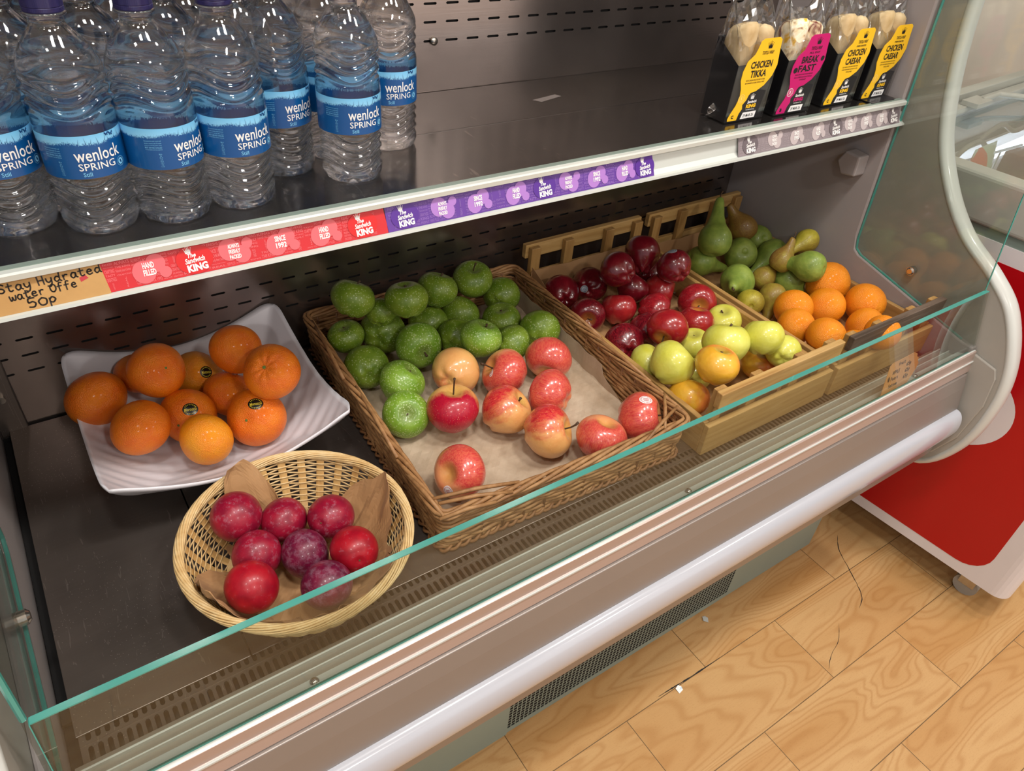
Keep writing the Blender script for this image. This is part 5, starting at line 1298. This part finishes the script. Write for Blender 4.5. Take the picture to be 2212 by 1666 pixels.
o = g.build('paper_liner', 'grease', solid=.0003); tag(o, 'greaseproof paper sheet lining the wicker apple tray', 'paper')

# ------------------------------------------------ slatted wooden crates
def crate(name, label, x0, x1, y0, y1, dark=False):
    c = thing(name, label, 'crate', ((x0 + x1) / 2, (y0 + y1) / 2, ZF)); t_ = .009; h = .056; bb = .0012
    g = G(); g.box(x0 + t_, x1 - t_, y0 + t_, y1 - t_, ZF + .0005, ZF + .0065); g.build('crate_base', 'wood_y', c, bevel=bb)
    for xa in (x0, x1 - t_):
        g = G(); g.box(xa, xa + t_, y0 + t_, y1 - t_, ZF + .0005, ZF + h); g.build('side_board', 'wood_y', c, bevel=bb)
    for ya, s in ((y0, 1), (y1 - t_, -1)):
        g = G(); g.box(x0, x1, ya, ya + t_, ZF + .0005, ZF + h - .002); g.build('end_board', 'wood_x', c, bevel=bb)
        yp = ya + t_ if s > 0 else ya - .010
        for xp in (x0 + t_ + .001, x0 + .30 * (x1 - x0), x0 + .64 * (x1 - x0), x1 - t_ - .021):
            g = G(); g.box(xp, xp + .020, yp, yp + .010, ZF + .007, ZF + .108); g.build('slat_post', 'wood_z', c, bevel=bb)
        yr = ya - .001 if s > 0 else ya + t_ - .010 + .001
        if s > 0: ra, rb = yp - .011, yp - .0005
        else: ra, rb = yp + .0105, yp + .021
        g = G(); g.box(x0 + .004, x1 - .006, ra, rb, ZF + .086, ZF + .112); g.build('top_rail', 'wood_dark' if (dark and s > 0) else 'wood_x', c, bevel=bb)
        if dark and s > 0:
            pass
    return c
crate('slatted_crate', 'slatted wooden crate holding red and yellow apples', .694, .974, .451, .922)
cr2 = crate('slatted_crate', 'slatted wooden crate with dark stained front rail holding pears and oranges', .984, 1.2525, .449, .922, True)
def liner(x0, x1, y0, y1, label, backup=0, left=0, frontf=None):
    g = G()
    def f(u, v):
        x = x0 + u * (x1 - x0); yy = y0 + v * (y1 - y0 + backup); z = .0078 + crumple(u * 2, v * 3, 1, .001) * .5
        if yy > y1: z += (yy - y1) * .97; yy = y1 - .001 + .0012 * math.sin(u * 15)
        return (x, yy, ZF + z)
    g.grid(40, 60, f)
    if left: g.grid(6, 10, lambda u, v: (x0 + .0005 + .002 * u, y1 - .055 + v * .055, ZF + .008 + u * (.045 + .02 * v)))
    if frontf:
        for xa, xb, hh in frontf:
            g.grid(14, 10, lambda u, v, xa=xa, xb=xb, hh=hh: (xa + u * (xb - xa), y0 + .0004 + .0035 * v * math.sin(u * 5 + 1) ** 2, ZF + .008 + v * hh * (.82 + .18 * math.sin(u * 4 + .6))))
    o = g.build('paper_liner', 'kraft', solid=.0003); tag(o, label, 'paper')
liner(.7045, .9635, .4720, .9010, 'brown paper lining the crate of red and yellow apples', .060, 1, ((.728, .775, .080), (.775, .87, .05), (.90, .955, .085)))
liner(.9945, 1.242, .4700, .9010, 'brown paper lining the crate of pears and oranges', .045, 0, ((1.01, 1.05, .06),))
# ------------------------------------------------ fruit
def towards(a, b, c):            # a right, b up, c towards the shopper, as seen from where the photo was taken
    return (RX * a - DN * b - FW * c).normalized()
def apple_mesh(name, mat, tall=.9, lobes=.02, taper=.12, dimple=.27, seed=0, asym=.03):
    rnd = random.Random(seed); p1, p2 = rnd.uniform(0, 6), rnd.uniform(0, 6); g = G(); nu, nv = 44, 34; prof = []
    vs = []
    for j in range(nv + 1):
        th = PI * j / nv; s, c_ = math.sin(th), math.cos(th)
        for k in range(nu):
            a = 2 * PI * k / nu
            rho = s * (1 + taper * c_ * (1 if c_ < 0 else .35)) 
            low = max(0, -c_); hi = max(0, c_)
            rho *= 1 + lobes * math.cos(5 * a + p1) * (low ** 1.0 + .35 * hi) + asym * math.cos(a + p2) * .5 + .012 * math.cos(2 * a + p1)
            z = c_ * tall
            z -= dimple * 1.25 * math.exp(-(s / .34) ** 2) * (c_ > 0)
            z += dimple * .75 * math.exp(-(s / .30) ** 2) * (c_ < 0) + (lobes * 1.6 * math.cos(5 * a + p1) * math.exp(-((s - .5) / .25) ** 2) if c_ < 0 else 0)
            z += asym * s * math.cos(a + p1 * 2)
            vs.append((rho * math.cos(a), rho * math.sin(a), z))
    mx_ = max(math.hypot(v[0], v[1]) for v in vs); vs = [(x / mx_, y / mx_, z / mx_) for x, y, z in vs]
    g.add(vs, [(j * nu + k, (j + 1) * nu + k, (j + 1) * nu + (k + 1) % nu, j * nu + (k + 1) % nu) for j in range(nv) for k in range(nu)])
    me = bpy.data.meshes.new(name); me.from_pydata(g.v, [], g.f); me.update(); bm = bmesh.new(); bm.from_mesh(me); bmesh.ops.remove_doubles(bm, verts=bm.verts, dist=.0005); bmesh.ops.recalc_face_normals(bm, faces=bm.faces); bm.to_mesh(me); bm.free()
    me.materials.append(M[mat]); me.polygons.foreach_set('use_smooth', [True] * len(me.polygons))
    return me
def citrus_mesh(name, mat, flat=.86, navel=.1, seed=0, ribs=0.0, asym=.03):
    rnd = random.Random(seed); p1, p2 = rnd.uniform(0, 6), rnd.uniform(0, 6); nu, nv = 44, 32; vs = []
    for j in range(nv + 1):
        th = PI * j / nv; s, c_ = math.sin(th), math.cos(th)
        for k in range(nu):
            a = 2 * PI * k / nu
            rho = s * (1 + asym * math.cos(a + p2) + .015 * math.cos(3 * a + p1)); z = c_ * flat
            z -= navel * math.exp(-(s / .25) ** 2) * (1 if c_ > 0 else -.5)
            rr = 1 + ribs * math.cos(9 * a + p1) * math.exp(-((s - .35) / .22) ** 2) * (c_ > 0)
            z *= rr
            z += .02 * math.cos(a + p1) * s
            vs.append((rho * math.cos(a), rho * math.sin(a), z))
    me = bpy.data.meshes.new(name); me.from_pydata(vs, [], [(j * nu + k, (j + 1) * nu + k, (j + 1) * nu + (k + 1) % nu, j * nu + (k + 1) % nu) for j in range(nv) for k in range(nu)]); me.update()
    bm = bmesh.new(); bm.from_mesh(me); bmesh.ops.remove_doubles(bm, verts=bm.verts, dist=.0005); bmesh.ops.recalc_face_normals(bm, faces=bm.faces); bm.to_mesh(me); bm.free()
    me.materials.append(M[mat]); me.polygons.foreach_set('use_smooth', [True] * len(me.polygons)); return me
def pear_mesh(name, mat, neck=1.5, seed=0, bend=.12, nr=.34):
    rnd = random.Random(seed); p1 = rnd.uniform(0, 6); nu, nv = 40, 40; vs = []
    # profile: (z, r)
    P = [(-.90, .0), (-.93, .12), (-.985, .25), (-.93, .55), (-.70, .82), (-.35, .97), (0, 1.0), (.35, .93), (.65, .76), (.92, .58), (.92 + neck * .25, nr * 1.25), (.92 + neck * .5, nr * 1.02), (.92 + neck * .72, nr * .84), (.92 + neck * .86, nr * .55), (.92 + neck * .90, 0)]
    sp_ = smoothpath(P, 4)
    for z, r in sp_:
        r = max(r, 0); t_ = max(0, z)
        for k in range(nu):
            a = 2 * PI * k / nu; q = r * (1 + .025 * math.cos(2 * a + p1) + .02 * math.cos(3 * a + z * 2 + p1))
            vs.append((q * math.cos(a) + bend * t_ ** 1.6 * .5, q * math.sin(a), z))
    n = len(sp_)
    me = bpy.data.meshes.new(name); me.from_pydata(vs, [], [(j * nu + k, j * nu + (k + 1) % nu, (j + 1) * nu + (k + 1) % nu, (j + 1) * nu + k) for j in range(n - 1) for k in range(nu)]); me.update()
    bm = bmesh.new(); bm.from_mesh(me); bmesh.ops.remove_doubles(bm, verts=bm.verts, dist=.0005); bmesh.ops.recalc_face_normals(bm, faces=bm.faces); bm.to_mesh(me); bm.free()
    me.materials.append(M[mat]); me.polygons.foreach_set('use_smooth', [True] * len(me.polygons)); return me
def plum_mesh(name, mat, seed=0):
    rnd = random.Random(seed); p = rnd.uniform(0, 6); nu, nv = 40, 30; vs = []
    for j in range(nv + 1):
        th = PI * j / nv; s, c_ = math.sin(th), math.cos(th)
        for k in range(nu):
            a = 2 * PI * k / nu; da = abs((a + PI) % (2 * PI) - PI)
            rho = s * (1 - .035 * math.exp(-(da / .16) ** 2) * s) * (1 + .015 * math.cos(2 * a + p)); z = c_ * 1.06 - .10 * math.exp(-(s / .16) ** 2) * (c_ > 0)
            vs.append((rho * math.cos(a), rho * math.sin(a), z))
    me = bpy.data.meshes.new(name); me.from_pydata(vs, [], [(j * nu + k, (j + 1) * nu + k, (j + 1) * nu + (k + 1) % nu, j * nu + (k + 1) % nu) for j in range(nv) for k in range(nu)]); me.update()
    bm = bmesh.new(); bm.from_mesh(me); bmesh.ops.remove_doubles(bm, verts=bm.verts, dist=.0005); bmesh.ops.recalc_face_normals(bm, faces=bm.faces); bm.to_mesh(me); bm.free()
    me.materials.append(M[mat]); me.polygons.foreach_set('use_smooth', [True] * len(me.polygons)); return me
def tubemesh(name, pts, rads, mat, n=8):
    g = G(); g.tube(pts, rads, n); me = bpy.data.meshes.new(name); me.from_pydata(g.v, [], g.f); me.update(); me.polygons.foreach_set('use_smooth', [True] * len(me.polygons)); me.materials.append(M[mat]); return me
ST = [tubemesh('stem', [(0, 0, .42), (.02, 0, .62), (.05, .02, .85), (.12, .05, 1.05), (.20, .06, 1.17)], [.035, .03, .03, .036, .055], 'stem'),
      tubemesh('stem', [(0, 0, .42), (.0, .03, .58), (.05, .07, .74), (.10, .10, .83)], [.045, .034, .036, .06], 'stem'),
      tubemesh('stem', [(0, 0, .42), (.02, 0, .56), (.04, .02, .66)], [.05, .04, .065], 'stem'),
      tubemesh('stem', [(0, 0, .42), (.0, 0, .70), (.03, 0, 1.0), (.10, 0, 1.28), (.14, 0, 1.40)], [.032, .028, .028, .032, .05], 'stem')]
def calyx_mesh():
    g = G()
    for k in range(5):
        a = 2 * PI * k / 5
        g.tube([(.03 * math.cos(a), .03 * math.sin(a), -.66), (.09 * math.cos(a), .09 * math.sin(a), -.74), (.06 * math.cos(a + .3), .06 * math.sin(a + .3), -.82)], [.03, .03, .008], 5)
    me = bpy.data.meshes.new('calyx'); me.from_pydata(g.v, [], g.f); me.update(); me.materials.append(M['calyx']); return me
CAL = calyx_mesh()
g = G(); n = 10; v = []
for k in range(2 * n):
    a = PI * k / n; r = .085 if k % 2 else .045; v.append((r * math.cos(a), r * math.sin(a), .775))
g.add(v + [(0, 0, .80)], [(k, (k + 1) % (2 * n), 2 * n) for k in range(2 * n)]); g.lathe([(.04, .76), (.04, .80), (.0, .805)], 10)
NAV = bpy.data.meshes.new('stem_end'); NAV.from_pydata(g.v, [], g.f); NAV.update(); NAV.materials.append(M['stem_green'])
g = G(); g.lathe([(.03, .94), (.045, .965), (.028, .985), (.0, .975)], 10)
PST = bpy.data.meshes.new('stem_scar'); PST.from_pydata(g.v, [], g.f); PST.update(); PST.materials.append(M['calyx'])
def sticker(fr, wdir, rr, mat, text=None, tmat='white_ink', rx=1.0):
    """oval sticker hugging the fruit skin in world direction wdir"""
    me = fr.data; bvh = BVHTree.FromPolygons([v.co for v in me.vertices], [tuple(p.vertices) for p in me.polygons])
    q = fr.rotation_euler.to_quaternion().inverted(); d = (q @ wdir).normalized()
    up = (q @ (-DN)).normalized(); up = (up - d * up.dot(d)).normalized(); rt = up.cross(d).normalized()
    s = 1 / fr.scale[0]
    def P(u, v, k=1):
        dd = d * 1.0 + rt * u * s + up * v * s
        o_ = dd.normalized() * 3 ; hit, nrm, i, dist = bvh.ray_cast(o_, -dd.normalized())
        if hit is None: hit = dd.normalized(); nrm = dd.normalized()
        return hit + nrm * .006 * k
    g = G(); n = 20; rings = [0, .35, .7, 1]
    vs = [P(0, 0)]
    for r in rings[1:]:
        for k in range(n): vs.append(P(rr * rx * r * math.cos(2 * PI * k / n), rr * r * math.sin(2 * PI * k / n)))
    fs = [(0, 1 + k, 1 + (k + 1) % n) for k in range(n)] + [(1 + i * n + k, 1 + (i + 1) * n + k, 1 + (i + 1) * n + (k + 1) % n, 1 + i * n + (k + 1) % n) for i in range(2) for k in range(n)]
    g.add(vs, fs); st = g.build('sticker', mat, fr, local=True, smooth=True)
    g = G(); F_ = lambda u, v: tuple(P(u, v, 2)); n = 22          # ring of small print, too fine to read
    for k in range(n):
        a = 2 * PI * k / n; ca, sa = math.cos(a), math.sin(a); r0, r1, h_ = rr * .66, rr * .84, rr * .05
        if text and abs(sa) < .45: continue
        g.add([F_(r0 * rx * ca - h_ * sa, r0 * sa + h_ * ca), F_(r0 * rx * ca + h_ * sa, r0 * sa - h_ * ca), F_(r1 * rx * ca + h_ * sa, r1 * sa - h_ * ca), F_(r1 * rx * ca - h_ * sa, r1 * sa + h_ * ca)], [(0, 1, 2, 3)])
    if text: put_text(g, text, 0, 0, rr * rx * 1.55, rr * .55, F_, .02, .2, rot=.15)
    else:
        for j, w2 in ((.16, .40), (-.10, .5), (-.34, .34)):
            for k in range(7):
                u = (-w2 + 2 * w2 * (k + .5) / 7) * rr * rx; q = w2 * rr * rx / 10
                g.add([F_(u - q, (j - .07) * rr), F_(u + q, (j - .07) * rr), F_(u + q, (j + .07) * rr), F_(u - q, (j + .07) * rr)], [(0, 1, 2, 3)])
    g.build('sticker_print', tmat, st, local=True)
    return st
MESH = {'green': [apple_mesh('green_apple', 'green', .90, .02, .14, .20, 1), apple_mesh('green_apple', 'greenb', .92, .025, .16, .20, 2), apple_mesh('green_apple', 'green', .86, .02, .1, .22, 3)],
 'pink': [apple_mesh('pink_apple', 'pinka', .90, .022, .12, .24, 4), apple_mesh('pink_apple', 'pinkb', .88, .02, .1, .25, 5), apple_mesh('pink_apple', 'pinka', .97, .03, .2, .24, 6), apple_mesh('pink_apple', 'pinkc', .92, .015, .12, .22, 16)],
 'red': [apple_mesh('red_apple', 'red', .92, .035, .16, .27, 7), apple_mesh('red_apple', 'redb', .92, .03, .16, .27, 8), apple_mesh('red_apple', 'red', 1.14, .075, .34, .26, 9)],
 'yellow': [apple_mesh('yellow_apple', 'yellow', .92, .02, .14, .2, 10), apple_mesh('yellow_apple', 'yelloworange', .92, .02, .14, .22, 11), apple_mesh('yellow_apple', 'yellow', .98, .018, .2, .2, 12)],
 'sat': [citrus_mesh('satsuma', 'sat', .86, .08, 1, .0), citrus_mesh('satsuma', 'satb', .9, .06, 2, .0, .04), citrus_mesh('satsuma', 'sat', .80, .16, 3, .03), citrus_mesh('satsuma', 'sat', .88, .1, 4, .035)],
 'orange': [citrus_mesh('orange', 'orange', .97, .03, 5, 0, .015), citrus_mesh('orange', 'orange', .98, .07, 6, .03, .02)],
 'pear': [pear_mesh('pear', 'pear', 1.5, 1, .10), pear_mesh('pear', 'pearbrown', 1.25, 2, .25), pear_mesh('pear', 'pear', 2.0, 3, .04), pear_mesh('pear', 'pearyellow', 1.2, 4, .2)],
 'plum': [plum_mesh('plum', 'plum', 1), plum_mesh('plum', 'plumdark', 2), plum_mesh('plum', 'plumred', 3)]}
NAME = {'green': ('green_apple', 'apple', 'green apples in the wicker tray'), 'pink': ('pink_apple', 'apple', 'pink and red apples in the wicker tray'), 'red': ('red_apple', 'apple', 'red apples in the crate'),
 'yellow': ('yellow_apple', 'apple', 'yellow apples in the crate'), 'sat': ('satsuma', 'satsuma', 'satsumas on the white dish'), 'orange': ('orange', 'orange', 'oranges in the crate'), 'pear': ('pear', 'pear', 'pears in the crate'), 'plum': ('plum', 'plum', 'plums in the round basket')}
VAR = {'green': [2, 2, 0, 2, 0, 0, 2, 1, 0, 0, 2, 1, 0, 2, 0, 1, 1, 0, 0], 'pink': [0, 1, 1, 3, 2, 1, 0, 1, 1, 1], 'red': [0, 0, 0, 2, 0, 0, 1, 0, 1, 1, 1, 0, 1, 0, 1, 0],
 'yellow': [0, 0, 0, 0, 0, 2, 1, 1, 1, 0, 0], 'sat': [0, 0, 0, 1, 0, 2, 3, 0, 0, 1, 0], 'orange': [0, 0, 1, 0, 0, 0, 0, 0, 0], 'pear': [2, 1, 0, 0, 0, 0, 3, 0, 0, 1, 0, 3, 1, 1], 'plum': [0, 0, 0, 0, 1, 2, 2, 1]}
STEM = {('green', 0): 1, ('green', 2): 1, ('green', 3): 0, ('green', 5): 2, ('green', 7): 1, ('green', 9): 2, ('green', 11): 1, ('green', 15): 2, ('green', 16): 2, ('pink', 1): 0, ('pink', 3): 3, ('pink', 4): 1, ('pink', 6): 0, ('pink', 8): 0,
 ('red', 3): 2, ('red', 6): 1, ('red', 7): 0, ('red', 9): 1, ('red', 10): 1, ('red', 12): 1, ('yellow', 0): 1, ('yellow', 1): 1, ('yellow', 3): 2, ('yellow', 6): 2, ('yellow', 4): 1, ('green', 1): 2, ('green', 4): 2}
CALX = {('pink', 2), ('pink', 9), ('yellow', 8)}
XD = {('pink', 0): (0, -.3, -1), ('pink', 3): (.1, -.7, .7), ('pink', 4): (-.9, .3, .1), ('pink', 6): (-.6, .8, .1), ('pink', 1): (-.5, 0, .8), ('pink', 2): (0, 0, 1), ('pink', 5): (0, .4, 1), ('pink', 7): (0, -.3, 1), ('pink', 8): (-.3, 0, 1), ('pink', 9): (.3, .6, .7), ('plum', 7): (-.6, 0, .6), ('pear', 0): (.3, 0, -.1), ('pear', 5): (0, -.6, 0), ('pear', 6): (0, -1, 0)}
PSTEM = [tubemesh('stem', [(.30, 0, 2.5), (.34, 0, 2.7), (.38, .0, 2.95), (.45, 0, 3.15)], [.07, .05, .05, .08], 'stem')]
fruit = {}
for kind, rows_ in FRUIT.items():
    nm, cat, grp = NAME[kind]
    for i, (lab, x, y, z, r, dx, dy, dz, spin) in enumerate(rows_):
        me = MESH[kind][VAR[kind][i]]
        o = bpy.data.objects.new(nm, me); C.objects.link(o); o.location = (x, y, z)
        zd = Vector((dx, dy, dz)).normalized(); q = zd.to_track_quat('Z', 'Y')
        if (kind, i) in XD:
            xd = towards(*XD[(kind, i)]); l = q.inverted() @ xd; spin = math.atan2(l.y, l.x)
        o.rotation_euler = (q @ Quaternion((0, 0, 1), spin)).to_euler()
        k_ = .85 if (kind, i) == ('green', 18) else 1.0
        if kind == 'sat': k_ = 1.02
        if kind in ('green', 'pink', 'red', 'yellow'): k_ *= 1.035
        if kind == 'plum': k_ = .99
        o.scale = (r * k_,) * 3
        tag(o, lab, cat, grp); fruit[(kind, i)] = o
        if (kind, i) in STEM: link('stem', ST[STEM[(kind, i)]], parent=o)
        if (kind, i) in CALX or kind == 'red' and i == 8: link('calyx', CAL, parent=o)
        if kind == 'sat' and i in (7, 10, 2, 5): link('stem_end', NAV, parent=o)
        if kind == 'orange' and i in (0, 2, 5): link('stem_end', NAV, parent=o)
        if kind == 'plum' and i in (2, 5, 7): link('stem_scar', PST, parent=o)
        if kind == 'pear' and i in (8, 13, 0):
            nk = {0: 1.5, 1: 1.25, 2: 2.0, 3: 1.2}[VAR['pear'][i]]; bd = {0: .10, 1: .25, 2: .04, 3: .2}[VAR['pear'][i]]; zt = .92 + nk * .86; xt = bd * zt ** 1.6 * .5
            link('stem', tubemesh('stem', [(xt, 0, zt - .05), (xt + .02, 0, zt + .15), (xt + .08, 0, zt + .38), (xt + .15, .03, zt + .5)], [.06, .045, .045, .08], 'stem'), parent=o)
bpy.context.view_layer.update()
sticker(fruit[('sat', 10)], towards(.22, .52, .83), .0085, 'sticker_black', 'Morocco', 'sticker_gold', 1.25)
sticker(fruit[('sat', 7)], towards(.42, .30, .85), .0085, 'sticker_black', 'Morocco', 'sticker_gold', 1.2)
sticker(fruit[('sat', 3)], towards(.70, .05, .70), .0085, 'sticker_black', 'Morocco', 'sticker_gold', 1.0)
sticker(fruit[('pink', 1)], towards(-.62, .02, .78), .0075, 'sticker_white', None, 'sticker_red', .75)
sticker(fruit[('pink', 8)], towards(.10, .72, .69), .0075, 'sticker_white', None, 'sticker_red', 1.35)
sticker(fruit[('pink', 9)], towards(-.42, -.62, .66), .0075, 'sticker_white', None, 'sticker_red', 1.1)
sticker(fruit[('pink', 5)], towards(-.93, .0, .35), .0070, 'sticker_white', None, 'sticker_red', .8)
sticker(fruit[('red', 1)], towards(-.42, -.40, .80), .0085, 'sticker_grey', None, 'label_dark', 1.0)
sticker(fruit[('red', 4)], towards(-.25, .80, .54), .0075, 'sticker_grey', None, 'label_dark', 1.2)
